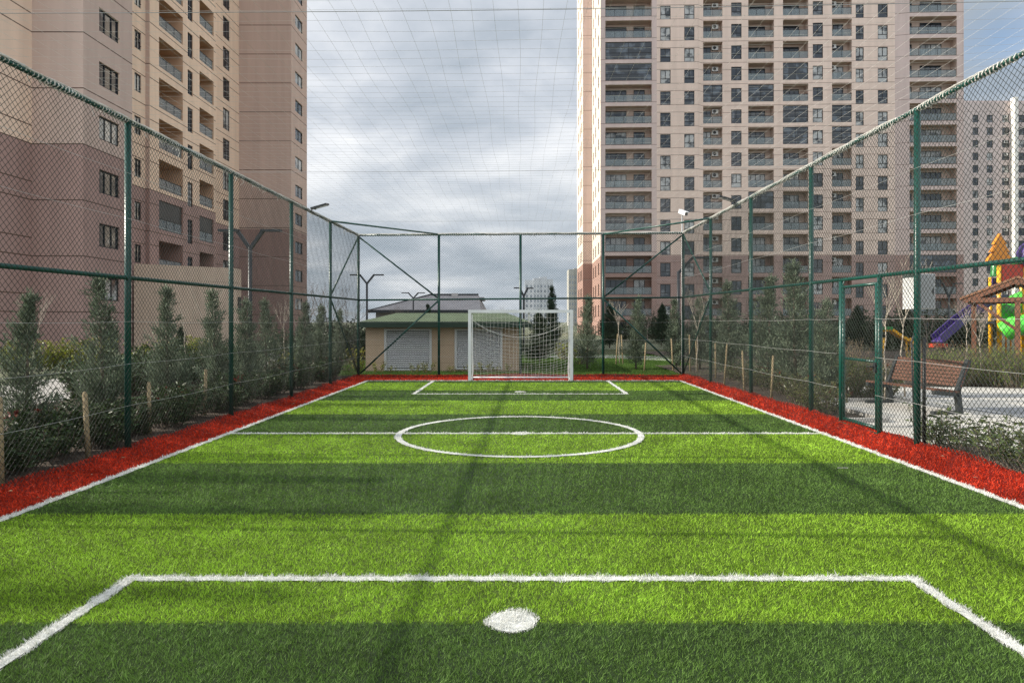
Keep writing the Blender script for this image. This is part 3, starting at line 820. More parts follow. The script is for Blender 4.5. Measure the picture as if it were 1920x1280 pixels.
# ---- right tower
ROT = R(2.0); RD = Vector((math.cos(ROT), -math.sin(ROT), 0)); RN = Vector((-math.sin(ROT), -math.cos(ROT), 0))
RB = Vector(((1126 - VX) * 95.5 / F, 95.5, 0))
NF = 19; ZTOP = RZ + RP * NF
def RPT(px, e=0.):
    """point of the facade line (pushed forward by e) seen at picture column px"""
    k = (px - VX) / F; B = RB + RN * e
    u = (k * B.y - B.x) / (RD.x - k * RD.y)
    return B + RD * u
T = Tower('apartment_tower', (35, 93, 0), 'tall cream apartment tower with rows of recessed balconies behind the right fence')
wm = MB(); E1, E2, E3 = .5, .0, .35
floors = [RZ + RP * k for k in range(-1, NF)]
VIS = 15
runs = [  # (px0, e0, px1, e1, material, [(kind, px0, px1)])
    (1126, E1, 1231.5, E1, 1, [('B1', 1135, 1222)]),
    (1231.5, E1, 1234, E1, 0, []),
    (1234, E1, 1308, E1, 0, [('W', 1238, 1257.3), ('W', 1283, 1302)]),
    (1308, E1, 1316, 0, 0, []),
    (1316, 0, 1600.5, 0, 0, [('B2', 1318.5, 1354.5), ('V', 1371, 1390.4), ('B3', 1403, 1451), ('B4', 1468, 1515.5), ('V', 1524, 1543), ('B5', 1560, 1597)]),
    (1600.5, E2, 1678, E2, 0, [('W', 1604.5, 1619.5), ('W', 1646, 1664.5)]),
    (1678, E2, 1704, E3, 1, []),
    (1704, E3, 1807, E3, 1, [('B6', 1705.5, 1794)]),
]
fills = []
for px0, e0, px1, e1, mi, ops in runs:
    p0, p1 = RPT(px0, e0), RPT(px1, e1)
    cols = []
    for kd, a, c in ops:
        a0, a1 = (RPT(a, e0) - p0).length, (RPT(c, e0) - p0).length
        if kd == 'W': zz = [(z - .50, z + 1.40) for z in floors]; dep = .16
        elif kd == 'V': zz = [(z - .02, z + 1.90) for z in floors]; dep = .16
        else: zz = [(z, z + 2.40) for z in floors]; dep = 1.5 if kd not in ('B2', 'B5') else 1.2
        cols.append((a0, a1, zz, dep)); fills.append((kd, None, a0, a1, zz, dep))
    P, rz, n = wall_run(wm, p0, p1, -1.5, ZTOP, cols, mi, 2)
    for i, q in enumerate(fills):
        if q[1] is None: fills[i] = (q[0], (P, rz), *q[2:])
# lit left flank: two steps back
pA = RPT(1126, E1); qA = Vector((pA.x + .2, pA.y + 13.2, 0)); pB = Vector((9.72, qA.y, 0)); qB = Vector((9.72, 119.5, 0)); end = RPT(1807, E3)
sw = []
def flank(p, q, wins):
    L = (q - p).length
    cols = [(a, a + w, [(z - .1, z + 1.6) for z in floors], .2) for a, w in wins]
    # travel towards the camera so that the outside lies to the left (-X)
    P, rz, n = wall_run(wm, q, p, -1.5, ZTOP, [(L - a - w, L - a, o, d) for a, w, o, d in [(c[0], c[1] - c[0], c[2], c[3]) for c in cols]], 3, 2)
    for a, w in wins: sw.append((P, L - a - w, L - a))
flank(pA, qA, [(2.2, 1.3), (6.6, 1.3), (10.2, 1.2)])
wall_run(wm, pB, qA, -1.5, ZTOP, (), 1)
flank(pB, qB, [(1.6, 1.3), (4.4, 1.4), (7.6, 1.3)])
back = Vector((end.x + .8, end.y + 26, 0))
wall_run(wm, end, back, -1.5, ZTOP, (), 0); wall_run(wm, back, Vector((9.72, 119.5, 0)), -1.5, ZTOP, (), 0)
wm.poly([(q.x, q.y, ZTOP) for q in (pA, end, back, qB, pB, qA)], 0)
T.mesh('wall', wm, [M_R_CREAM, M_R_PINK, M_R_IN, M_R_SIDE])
# windows of the narrow flank: far too many slits to part one by one
b = MB()
for P, a0, a1 in sw:
    for z in floors[:VIS + 3]:
        for q0, q1 in ((a0, a1),):
            b.quad(P(q0, z - .1, .17), P(q1, z - .1, .17), P(q1, z + 1.6, .17), P(q0, z + 1.6, .17), 1)
            b.quad(P((q0 + q1) / 2 - .04, z - .1, .165), P((q0 + q1) / 2 + .04, z - .1, .165), P((q0 + q1) / 2 + .04, z + 1.6, .165), P((q0 + q1) / 2 - .04, z + 1.6, .165), 0)
o = T.mesh('flank_window', b, [M_FRAME, M_GL]); o['kind'] = 'stuff'
rr = random.Random(5)
ENC = {('B1', 13), ('B1', 12), ('B3', 11), ('B4', 12), ('B4', 10), ('B2', 11), ('B5', 10), ('B5', 9), ('B4', 9), ('B3', 6), ('B6', 3)}
for kd, (P, rz), a0, a1, zz, dep in fills:
    for k, (zb, zt) in enumerate(zz):
        if k > VIS: break
        w, h = a1 - a0, zt - zb; z = zb
        if kd in 'WV':
            T.window(P((a0 + a1) / 2, zb + .01, .10), rz, w - .02, h - .02, 0, .3); continue
        if kd in ('B1', 'B6'):
            L1 = [(.02, .48, 2), (.64, .88, 3)] if kd == 'B1' else [(.03, .16, 3), (.34, .80, 2)]
        elif kd in ('B3', 'B4'): L1 = [(.03, .78, 2)]
        elif kd == 'B2': L1 = [(.03, .5, 3)]
        else: L1 = [(.22, .74, 3)]
        for f0, f1, kk in L1: T.window(P(a0 + (f0 + f1) / 2 * w, zb + .02, dep - .06), rz, (f1 - f0) * w, 2.08, kk, .2, 'balcony_door')
        if kd in ('B1', 'B6') and k % 1 == 0:
            pass
        if (kd, k) in ENC: T.enclosure(P, a0 + .01, a1 - .01, zb + .005, zt - .005, rz)
        else: T.railing(P, a0, a1, zb, rz)
        if kd == 'B2' and (kd, k) not in ENC: T.ac(P(a0 + .70 * w, zb + 1.62, dep - .25), rz)
        if kd == 'B5' and k % 3 != 2 and (kd, k) not in ENC: T.ac(P(a0 + .18 * w, zb + 1.62, dep - .25), rz)

# ---- left tower (wing beside the pitch) and its far wing
T = Tower('apartment_tower', (-26, 45, 0), 'tall cream and brown apartment tower with a stepped side behind the left fence')
wm = MB(); ZT = 2.27 + 3 * 17
fl = [2.27 + 3 * k for k in range(-1, 16)]
jobs = []
def run(p0, p1, mi, ops=()):
    """ops: (kind, y0, y1, dz0, dz1, depth) with y the world Y of the jambs"""
    cols = []
    for kd, y0, y1, d0, d1, dep in ops:
        zz = [(z + d0, z + d1) for z in fl]
        if kd == 'B': zz[0] = (zz[0][0] + 2.0, zz[0][1])
        cols.append((y0 - p0[1], y1 - p0[1], zz, dep))
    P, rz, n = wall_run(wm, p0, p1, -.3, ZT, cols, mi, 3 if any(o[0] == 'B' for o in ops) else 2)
    for o_, c_ in zip(ops, cols): jobs.append((o_[0], P, rz, *c_))
run((-26.25, 34.0), (-26.25, 36.6), 0)
run((-26.25, 36.6), (-23.5, 36.6), 1)
run((-23.5, 36.6), (-23.5, 41.2), 1, [('C', 37.98, 39.9, .69, 2.0, .16)])
run((-23.5, 41.2), (-27.0, 41.2), 1)
run((-27.0, 41.2), (-27.0, 49.0), 5, [('D', 47.62, 48.45, .67, 1.95, .14)])
run((-27.0, 49.0), (-26.7, 49.0), 1)
run((-26.7, 49.0), (-26.8, 59.8), 5, [('B', 50.3, 53.9, .33, 2.5, 1.7), ('F', 54.7, 55.55, -.2, 1.75, .14), ('B', 56.75, 59.4, .3, 2.35, 1.7)])
run((-26.8, 59.8), (-29.3, 59.8), 0)
run((-29.3, 59.8), (-29.3, 70.8), 5, [('H', 67.0, 68.5, .55, 2.6, .14)])
run((-29.3, 70.8), (-23.9, 70.8), 4)
run((-23.9, 70.8), (-23.9, 76.0), 4, [('J', 72.1, 74.5, .8, 2.05, .14)])
run((-23.9, 76.0), (-45, 76.0), 1); run((-45, 76), (-45, 34), 1); run((-45, 34), (-26.25, 34), 1)
wm.poly([(x, y, ZT) for x, y in ((-26.25, 34), (-26.25, 36.6), (-23.5, 36.6), (-23.5, 41.2), (-27, 41.2), (-27, 49), (-26.7, 49), (-26.8, 59.8), (-29.3, 59.8), (-29.3, 70.8), (-23.9, 70.8), (-23.9, 76), (-45, 76), (-45, 34))], 0)
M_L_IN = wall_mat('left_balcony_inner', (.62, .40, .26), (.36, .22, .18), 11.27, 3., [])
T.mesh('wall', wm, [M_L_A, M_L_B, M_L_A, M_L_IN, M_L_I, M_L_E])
# low entrance block in pale render in front of the ground floor
ab = MB(); q = [(-25.9, 45.6), (-20.75, 49.6), (-20.9, 50.9), (-26.6, 50.9)]
for i in range(4): wall_run(ab, q[i], q[(i + 1) % 4], -.3, 5.67, (), 0)
ab.poly([(x, y, 5.67) for x, y in q]); ab.box((-20.80, 50.0, 2.6), (-20.74, 50.5, 3.6), mi=1)
T.mesh('entrance_block', ab, [wall_mat('entrance_render', (.60, .46, .35), (.60, .46, .35), 0, 3., [4.6], (.45, .34, .26)), M_FRAME])
rr = random.Random(9)
for kd, P, rz, a0, a1, zz, dep in jobs:
    top = {'C': 8, 'D': 9, 'B': 11, 'F': 11, 'H': 13, 'J': 14}[kd]
    for k, (zb, zt) in enumerate(zz[:top]):
        w, h = a1 - a0, zt - zb
        if kd == 'B':
            if k == 0: T.window(P((a0 + a1) / 2, zb + .02, dep - .06), rz, w * .8, 1.9, 3, .8, 'balcony_door'); continue
            T.window(P(a0 + .42 * w, zb + .02, dep - .06), rz, w * .5, 1.95, 3, .2, 'balcony_door')
            T.railing(P, a0, a1, zb, rz, .82)
            if k == 3:
                bb = MB(); bb.box((-w / 2 + .02, -.02, 0), (w / 2 - .02, .02, h - .86)); T.part('shade_screen', bb.data('shade_screen', M_DKMETAL), P((a0 + a1) / 2, zb + .85, .12), rz)
            elif k == 1:
                T.enclosure(P, a0 + .02, a1 - .02, zb + .01, zt - .01, rz, .2)
        else:
            T.window(P((a0 + a1) / 2, zb + .01, dep - .05), rz, w - .02, h - .02, 1 if kd == 'C' else 3, .35)

# ---- far slab block on the right with a white fin
T = Tower('apartment_block', (118, 165, 0), 'distant pinkish grey apartment block with a white fin behind the playground')
wm = MB(); M_FAR = wall_mat('far_block_wall', (.57, .48, .45), (.44, .32, .28), 8., 3., [.9], (.35, .28, .26), .08); ZR = 54.2
Yb = 163.; X = lambda px: (px - VX) * Yb / F
cols = [(X(a) - X(1780), X(c) - X(1780), [(1.4 + 3 * k, 3.2 + 3 * k) for k in range(17)], .2) for a, c in ((1823.5, 1834.5), (1850, 1861.5), (1879, 1892), (1909, 1921), (1936, 1948))]
P, rz, n = wall_run(wm, (X(1780), Yb), (X(1990), Yb), -1, ZR, cols, 0, 0)
wall_run(wm, (X(1990), Yb), (X(1990), Yb + 16), -1, ZR); wall_run(wm, (X(1780), Yb + 16), (X(1780), Yb), -1, ZR); wall_run(wm, (X(1990), Yb + 16), (X(1780), Yb + 16), -1, ZR)
wm.poly([(X(1780), Yb, ZR), (X(1990), Yb, ZR), (X(1990), Yb + 16, ZR), (X(1780), Yb + 16, ZR)])
wm.box((X(1780), Yb + .3, ZR), (X(1990), Yb + 15, ZR + .5))
T.mesh('wall', wm, M_FAR)
b = MB(); b.box((X(1894), Yb - 1.6, 2), (X(1900.5), Yb - .02, ZR + .8)); T.mesh('white_fin', b, mat('white_fin_paint', (.80, .77, .70), .8, .04, .2))
for j, (a0, a1, zz, dep) in enumerate(cols):
    for k, (zb, zt) in enumerate(zz):
        if j == 2 and k % 3: T.ac(P((a0 + a1) / 2, zt - .75, .0), rz)
        if j < 4: T.window(P((a0 + a1) / 2, zb + .01, .12), rz, a1 - a0 - .02, zt - zb - .02, 0, .3)


# ---- pale towers far away behind the goal
M_FARWIN = mat('distant_window', (.27, .30, .34), .3, .3, .3)
def far_tower(x0, x1, ytop, Y, depth, label, col, steps):
    X0, X1 = (x0 - VX) * Y / F, (x1 - VX) * Y / F; h = CH + (VY - ytop) * Y / F
    t = Tower('distant_tower', ((X0 + X1) / 2, Y, 0), label)
    m = wall_mat('distant_wall', col, col, 0, 3., [1.], tuple(c * .8 for c in col), .2)
    b = MB(); w = X1 - X0
    for f0, f1, dy, hf in steps: b.box((X0 + f0 * w, Y - dy, -1), (X0 + f1 * w, Y + depth - dy * .5, h * hf))
    t.mesh('wall', b, m)
    g = MB()
    for f0, f1, dy, hf in steps:
        n = max(2, int((f1 - f0) * w / 3.2))
        for i in range(n):
            xa = X0 + (f0 + (f1 - f0) * (i + .28) / n) * w; xb = X0 + (f0 + (f1 - f0) * (i + .72) / n) * w
            for k in range(int(h * hf / 3) - 1): g.quad((xa, Y - dy - .04, 2 + 3 * k), (xb, Y - dy - .04, 2 + 3 * k), (xb, Y - dy - .04, 3.6 + 3 * k), (xa, Y - dy - .04, 3.6 + 3 * k))
    o = t.mesh('window', g, M_FARWIN); o['kind'] = 'stuff'
far_tower(984, 1037, 519, 420., 16, 'distant pale grey tower block with a stepped crown behind the goal', (.60, .62, .65), [(0, .3, .0, .93), (.3, .52, 1.5, .97), (.52, .78, .5, 1.), (.78, 1., 0., .95)])
far_tower(1066, 1100, 503, 380., 14, 'distant pale tower block half hidden by the cream tower', (.45, .44, .40), [(0, .3, 1.2, .98), (.3, .62, 0, 1.), (.62, 1., .6, .96)])

# ---- grey-roofed house behind the hut
T = Tower('house', (-9.2, 62, 0), 'low house with a broad grey hipped roof behind the green-roofed hut')
Yh = 60.; xx = lambda px, Y=Yh: (px - VX) * Y / F; zz_ = lambda py, Y=Yh: CH + (VY - py) * Y / F
wb = MB(); wb.box((xx(700), Yh + 1, -.5), (xx(896), Yh + 12, zz_(583)))
T.mesh('wall', wb, mat('house_wall', (.45, .42, .40), .85, .08, .5))
rb = MB(); a = (xx(692), Yh, zz_(581.5)); c = (xx(902), Yh, zz_(581.5)); r0 = (xx(806, 66), 66, zz_(553, 66)); r1 = (xx(897, 66), 66, zz_(553, 66)); a2 = (a[0], 73, a[2]); c2 = (c[0], 73, c[2])
rb.poly([a, c, r1, r0]); rb.poly([a2, a, r0]); rb.poly([c, c2, r1]); rb.poly([c2, a2, r0, r1])
M_GREYROOF = mat('grey_roof_sheet', (.30, .29, .295), .6, .12, .8)
T.mesh('roof', rb, M_GREYROOF)
eb = MB(); eb.box((a[0] - .1, Yh - .12, a[2] - .22), (c[0] + .1, Yh + .02, a[2] + .03)); eb.beam((r0[0], r0[1], r0[2] + .05), (r1[0], r1[1], r1[2] + .05), .25, .14); eb.beam(a, (r0[0], r0[1], r0[2] + .04), .18, .1)
T.mesh('roof_trim', eb, M_DKMETAL)
ub = MB(); ub.box((xx(832), Yh + 5.5, zz_(559)), (xx(900), Yh + 9, zz_(552.5))); T.mesh('roof_unit', ub, mat('roof_unit_grey', (.34, .33, .33), .6, .1, 2.))
cb = MB(); cb.box((xx(835), Yh + 5.2, zz_(553)), (xx(847), Yh + 6.0, zz_(545))); T.mesh('chimney', cb, mat('chimney_grey', (.5, .48, .46), .8, .1, 2.))

# ---- hut with louvres and a green roof right behind the goal
Yu = 24.1; hx = lambda px: (px - VX) * Yu / F; hz = lambda py: CH + (VY - py) * Yu / F
T = Tower('utility_hut', (-2.9, Yu, 0), 'low cream hut with two louvred panels and a green roof behind the goal', 'hut')
x0, x1 = hx(685.5), hx(974); ze = hz(612); yb = Yu + 4.2
wb = MB()
wcols = [(hx(721) - x0, hx(809) - x0, [(hz(694), hz(616.5))], .10), (hx(853) - x0, hx(941.5) - x0, [(hz(692), hz(616.5))], .10)]
P, rz, n = wall_run(wb, (x0, Yu), (x1, Yu), -.2, ze, wcols, 0, 0)
wall_run(wb, (x1, Yu), (x1, yb), -.2, ze); wall_run(wb, (x1, yb), (x0, yb), -.2, ze); wall_run(wb, (x0, yb), (x0, Yu), -.2, ze)
T.mesh('wall', wb, wall_mat('hut_render', (.56, .42, .29), (.56, .42, .29), 0, .62, [.3], (.47, .35, .24), .03, .10))
M_LOUV = mat('white_louvre', (.66, .66, .64), .45, .05, 4., spec=.45)
for a0, a1, op, dep in wcols:
    zb, zt = op[0]; b = MB(); w = a1 - a0
    for k in range(2): q = -w / 2 + .03 + k * (w - .06); b.box((q - .04, -.03, 0), (q + .04, .05, zt - zb))
    b.box((-w / 2 + .07, -.03, 0), (w / 2 - .07, .05, .07)); b.box((-w / 2 + .07, -.03, zt - zb - .07), (w / 2 - .07, .05, zt - zb))
    b.quad((-w / 2, .09, 0), (w / 2, .09, 0), (w / 2, .09, zt - zb), (-w / 2, .09, zt - zb), 1)
    lv = T.part('louvre_panel', b.data('louvre_panel', [M_LOUV, mat('louvre_backing', (.10, .10, .10), .7, .05)]), P((a0 + a1) / 2, zb, 0), rz)
    s = MB(); nS = 17
    for k in range(nS):
        z = .09 + (zt - zb - .18) * (k + .5) / nS; M = Matrix.Translation((0, .03, z)) @ Matrix.Rotation(R(52), 4, 'X')
        s.box((-w / 2 + .07, -.030, -.005), (w / 2 - .07, .030, .005), M)
    link('slats', s.data('slats', M_LOUV), lv)
rb = MB(); oh = .42; zf = hz(603.5); L0, L1 = (x0 - .18, Yu - oh, zf), (x1 + .42, Yu - oh, zf); K0, K1 = (x0 - .18, yb + oh, zf), (x1 + .42, yb + oh, zf)
G0, G1 = (x0 + .75, Yu + 1.9, 2.10), (x1 - .5, Yu + 1.9, 2.10)
rb.poly([L0, L1, G1, G0]); rb.poly([K0, L0, G0]); rb.poly([L1, K1, G1]); rb.poly([K1, K0, G0, G1]); rb.poly([(*L0[:2], zf - .01), (*K0[:2], zf - .01), (*K1[:2], zf - .01), (*L1[:2], zf - .01)])
mr_ = mat('green_shingle', (.095, .128, .072), .8, .2, 1.5, .4, 60.)
rf = T.mesh('roof', rb, mr_)
fb_ = MB(); fb_.box((L0[0] - .02, L0[1] - .03, zf - .19), (L1[0] + .02, L0[1] + .02, zf + .012)); fb_.box((L0[0] - .03, L0[1] + .02, zf - .19), (L0[0] + .02, K0[1], zf + .012)); fb_.box((L1[0] - .02, L1[1] + .02, zf - .19), (L1[0] + .03, K1[1], zf + .012))
T.mesh('fascia', fb_, mat('dark_green_fascia', (.03, .055, .035), .5, .1))
# ------------------------------------------------------------------ plants
M_CONIF = mat('cypress_needles', (.165, .205, .135), .75, .25, 2.2, island=.45, transl=.12)
M_DCONIF = mat('dark_fir_needles', (.035, .060, .028), .7, .25, 2., island=.5, transl=.1)
M_LEAF = mat('glossy_shrub_leaf', (.050, .080, .028), .5, .2, 3., island=.5, transl=.15, spec=.3)
M_LEAFY = mat('yellow_green_leaf', (.20, .22, .03), .5, .25, 3., island=.45, transl=.25)
M_LEAFR = mat('red_new_leaf', (.20, .045, .025), .5, .2, 3., island=.4, transl=.2, spec=.3)
M_ROSE = mat('rosemary_leaf', (.17, .235, .05), .6, .2, 3., island=.4, transl=.15)
M_DRY = mat('dry_stem', (.33, .26, .15), .8, .2, 4., island=.3)
M_BARK = mat('grey_brown_bark', (.16, .125, .095), .9, .3, 6., .5, 30.)
M_PALE = mat('pale_sapling_bark', (.44, .38, .30), .85, .2, 6., .3, 30.)
M_STAKE = mat('pale_wood_stake', (.32, .245, .14), .85, .2, 5., .3, 40.)
M_TWIG = mat('bare_twig', (.24, .19, .16), .9, .2, 4.)


def leaves_np(C, D, ln, wd, rng):
    """lozenge leaves: centres C, directions D"""
    n = len(C); D = D / (np.linalg.norm(D, axis=1, keepdims=True) + 1e-9)
    r = rng.normal(size=(n, 3)); S = np.cross(D, r); S /= np.linalg.norm(S, axis=1, keepdims=True) + 1e-9
    N = np.cross(D, S); ln = np.broadcast_to(ln, n)[:, None]; wd = np.broadcast_to(wd, n)[:, None]
    a = C; b = C + D * ln * .5 + S * wd * .5 + N * ln * .07; c = C + D * ln; d = C + D * ln * .5 - S * wd * .5 + N * ln * .07
    V = np.stack([a, b, c, d], 1).reshape(-1, 3); i = np.arange(n)[:, None] * 4
    return V, i + np.array([[0, 1, 2, 3]])


def conifer(name, seed, H, Rr, m, nb=110, per=80, base=.06, droop=.0, leaf=(.095, .014), power=.75, loose=.05):
    rng = np.random.default_rng(seed); C = []; D = []
    tw = MB(); lean = rng.normal(0, .03, 2)
    tw.tube([(lean[0] * t * H, lean[1] * t * H, t * H * .97) for t in (0, .3, .6, 1)], [.035 * H / 2.4, .026 * H / 2.4, .016 * H / 2.4, .004], 7)
    for k in range(nb):
        t = base + (1 - base) * (rng.random() ** 1.15) * .95; az = k * 2.39996 + rng.normal(0, .5)
        L = Rr * (1 - t) ** power * rng.uniform(.35, 1.3) + .035; el = R(rng.uniform(12, 58)) - droop
        d = np.array([math.cos(az) * math.cos(el), math.sin(az) * math.cos(el), math.sin(el)])
        o = np.array([lean[0] * t * H, lean[1] * t * H, t * H]); n = int(per * (L / Rr + .25))
        s = rng.uniform(.12, 1, n) ** .8; curl = np.stack([np.zeros(n), np.zeros(n), s ** 2 * L * .28], 1)
        sp = rng.normal(0, 1, (n, 3)) * (loose + .13 * L * (1.1 - s))[:, None]
        C.append(o + d * (s * L)[:, None] + curl + sp)
        D.append(d + np.array([0, 0, .55]) + rng.normal(0, .55, (n, 3)))
        if k % 4 == 0: tw.tube([o, o + d * L * .5, o + d * L * .9 + np.array([0, 0, L * .2])], [.008, .005, .002], 4, False)
    n = 34; C.append(np.stack([rng.normal(lean[0] * H, .014, n), rng.normal(lean[1] * H, .014, n), rng.uniform(.80, 1.0, n) * H], 1))
    D.append(np.array([0, 0, 1.]) + rng.normal(0, .22, (n, 3)))
    n = 1050; q = rng.uniform(base, .95, n); rr_ = np.abs(rng.normal(0, .32, n)) * Rr * (1 - q) ** power + .012; aa = rng.uniform(0, 6.283, n)
    C.append(np.stack([lean[0] * q * H + rr_ * np.cos(aa), lean[1] * q * H + rr_ * np.sin(aa), q * H], 1)); D.append(np.stack([np.cos(aa), np.sin(aa), np.full(n, .9)], 1) + rng.normal(0, .4, (n, 3))); n = 0; C = np.concatenate(C); D = np.concatenate(D); rs = rng.uniform(.7, 1.3, len(C)) * H / 2.4
    V, Fq = leaves_np(C, D, leaf[0] * rs, leaf[1] * rs, rng)
    root = empty(name, (0, 0, 0)); tw.build('trunk', M_BARK, root, True); link('crown', np_mesh('crown', V, Fq, m, 4), root)
    return root


def shrub(name, seed, H, Rr, m, stems=26, per=34, leaf=(.075, .028), m2=None, up=.7, low=.15, red=.3):
    rng = np.random.default_rng(seed); C = []; D = []; K = []; tw = MB()
    for k in range(stems):
        az = rng.uniform(0, 6.283); q = rng.random() ** .6; h = H * rng.uniform(.6, 1.1); b0 = np.array([math.cos(az) * q * Rr * .45, math.sin(az) * q * Rr * .45, 0])
        tip = np.array([math.cos(az) * q * Rr * 1.05, math.sin(az) * q * Rr * 1.05, h]); mid = (b0 + tip) / 2 + rng.normal(0, .05, 3)
        tw.tube([b0, mid, tip], [.009, .006, .002], 4, False)
        n = per; s = rng.uniform(low, 1, n); P = b0 * ((1 - s) ** 2)[:, None] + mid * (2 * s * (1 - s))[:, None] + tip * (s ** 2)[:, None]
        a2 = rng.uniform(0, 6.283, n); dv = np.stack([np.cos(a2), np.sin(a2), np.full(n, up)], 1) + rng.normal(0, .3, (n, 3))
        C.append(P + rng.normal(0, .025, (n, 3))); D.append(dv); K.append((s > .88) & (rng.random() < red))
    C = np.concatenate(C); D = np.concatenate(D); K = np.concatenate(K); rs = rng.uniform(.65, 1.25, len(C))
    V, Fq = leaves_np(C, D, leaf[0] * rs, leaf[1] * rs, rng)
    root = empty(name, (0, 0, 0)); tw.build('stems', M_BARK, root, True)
    link('foliage', np_mesh('foliage', V, Fq, [m, m2] if m2 else [m], 4, K.astype(int) if m2 else None), root)
    return root


def bare_tree(name, seed, H, m, spread=.5, depth=4, trunk=.45, r0=.022):
    rr = random.Random(seed); tk = MB(); br = MB()
    p = Vector((0, 0, 0)); pts = [p.copy()]
    for k in range(5): p = p + Vector((rr.uniform(-.03, .03) * H / 2, rr.uniform(-.03, .03) * H / 2, H * trunk / 5)); pts.append(p.copy())
    tk.tube(pts, [r0 * (1 - .1 * k) for k in range(6)], 7)
    def grow(p, d, L, r, n):
        if n == 0 or r < .0012: return
        q = p + d * L * .5 + Vector((rr.uniform(-1, 1), rr.uniform(-1, 1), .3)) * L * .07; e = p + d * L + Vector((rr.uniform(-1, 1), rr.uniform(-1, 1), rr.uniform(0, 1))) * L * .1
        br.tube([p, q, e], [r, r * .8, r * .6], 5, False)
        for k in range(rr.choice((2, 3, 3))):
            nd_ = (d + Vector((rr.uniform(-1, 1), rr.uniform(-1, 1), rr.uniform(-.1, .9))) * spread).normalized()
            grow(e if k < 2 else q, nd_, L * rr.uniform(.55, .85), r * .6, n - 1)
    for k in range(4):
        a = k * 1.57 + rr.uniform(-.4, .4); grow(p - Vector((0, 0, .1 * k * H * .12)), Vector((math.cos(a) * spread, math.sin(a) * spread, 1)).normalized(), H * (1 - trunk) * .42, r0 * .5, depth)
    root = empty(name, (0, 0, 0)); tk.build('trunk', m, root, True); br.build('branches', m, root, True); return root


# grey-green cypresses along both long fences
CP = [conifer('cypress_tree', 21 + k, 2.5, r, M_CONIF, power=p, nb=n, loose=.035) for k, (r, p, n) in enumerate(((.62, 1.0, 74), (.50, .8, 72), (.68, 1.1, 78)))]
left_c = [(48, 8.9, 2.15, 2), (198, 10.7, 2.5, 0), (314, 12.5, 2.4, 0), (408, 14.6, 2.45, 1), (458, 16.2, 2.3, 1), (500, 17.6, 2.35, 2), (567, 20.4, 2.35, 0), (600, 21.8, 2.3, 2), (632, 24.2, 2.2, 1)]
OFF = [(4.45, 2.5, 0), (6.3, 2.6, 1), (7.75, 2.5, 2)]
for i, (Y, H, k) in enumerate(OFF):
    tag(put(CP[k], USED, (-6.5, Y, 0.), i * 2.9, H / 2.5), f'feathery cypress behind the left fence just outside the frame, {ORD[i]} from the viewer', 'tree', 'cypresses along the left fence')
for i, (px, Y, H, k) in enumerate(left_c):
    o = put(CP[k], USED, ((px - VX) * Y / F, Y, 0.), i * 1.9, H / 2.5 * 1.0)
    tag(o, f'feathery grey-green cypress behind the left fence, {ORD[i]} from the left in view', 'tree', 'cypresses along the left fence')
right_c = [(1312, 24.6, 2.6, 1), (1372, 20.9, 2.95, 0), (1440, 18.2, 2.95, 2), (1492, 16.2, 3.15, 2), (1545, 14.9, 2.2, 1)]
for i, (px, Y, H, k) in enumerate(reversed(right_c)):
    o = put(CP[k], USED, ((px - VX) * Y / F, Y, .05), i * 2.3 + .7, (H / 2.5 * 1.12, H / 2.5 * 1.12, H / 2.5))
    tag(o, f'feathery grey-green cypress behind the right fence, {ORD[i]} from the gate', 'tree', 'cypresses along the right fence')
back_c = [(1101, 25.2, 2.75, 2, 'tall grey-green cypress right of the goal behind the back fence'), (1192, 25.0, 2.7, 1, 'grey-green cypress behind the back fence under the right diagonal brace'), (1268, 24.8, 2.6, 0, 'grey-green cypress beside the far right corner post')]
for i, (px, Y, H, k, lab) in enumerate(back_c):
    tag(put(CP[k], USED, ((px - VX) * Y / F, Y, 0), i * 1.1 + .4, H / 2.5), lab, 'tree', 'cypresses behind the back fence')

# dark firs further back
FP = [conifer('fir_tree', 51 + k, 4., r, M_DCONIF, nb=130, per=80, droop=.35, leaf=(.10, .022), power=.9, loose=.06) for k, r in enumerate((.95, 1.15))]
for i, (px, Y, H, k, s, lab) in enumerate([
        (1036, 50, 4.4, 0, .68, 'slender dark fir standing behind the goal in front of the far towers'),
        (1012, 29.5, 2.25, 1, 1.25, 'squat dark evergreen beside the hut, seen through the goal net'),
        (1143, 46, 3.1, 1, 1.1, 'dark fir behind the back fence at the left corner of the cream tower'),
        (1240, 52, 3.2, 1, 1., 'dark fir at the foot of the cream tower near the far right corner'),
        (804, 58, 3.3, 0, .9, 'small dark fir in front of the grey-roofed house'),
        (1610, 46, 2.9, 1, 1.2, 'dark evergreen at the tower foot seen through the gate'),
        (1700, 44, 2.8, 1, 1.3, 'dark evergreen at the tower foot behind the grey metal box'),
        (338, 22.5, 1.65, 1, .75, 'small dark rounded evergreen in front of the brown left tower')]):
    tag(put(FP[k], USED, ((px - VX) * Y / F, Y, 0), i * 1.3, (H / 4 * s, H / 4 * s, H / 4)), lab, 'tree')

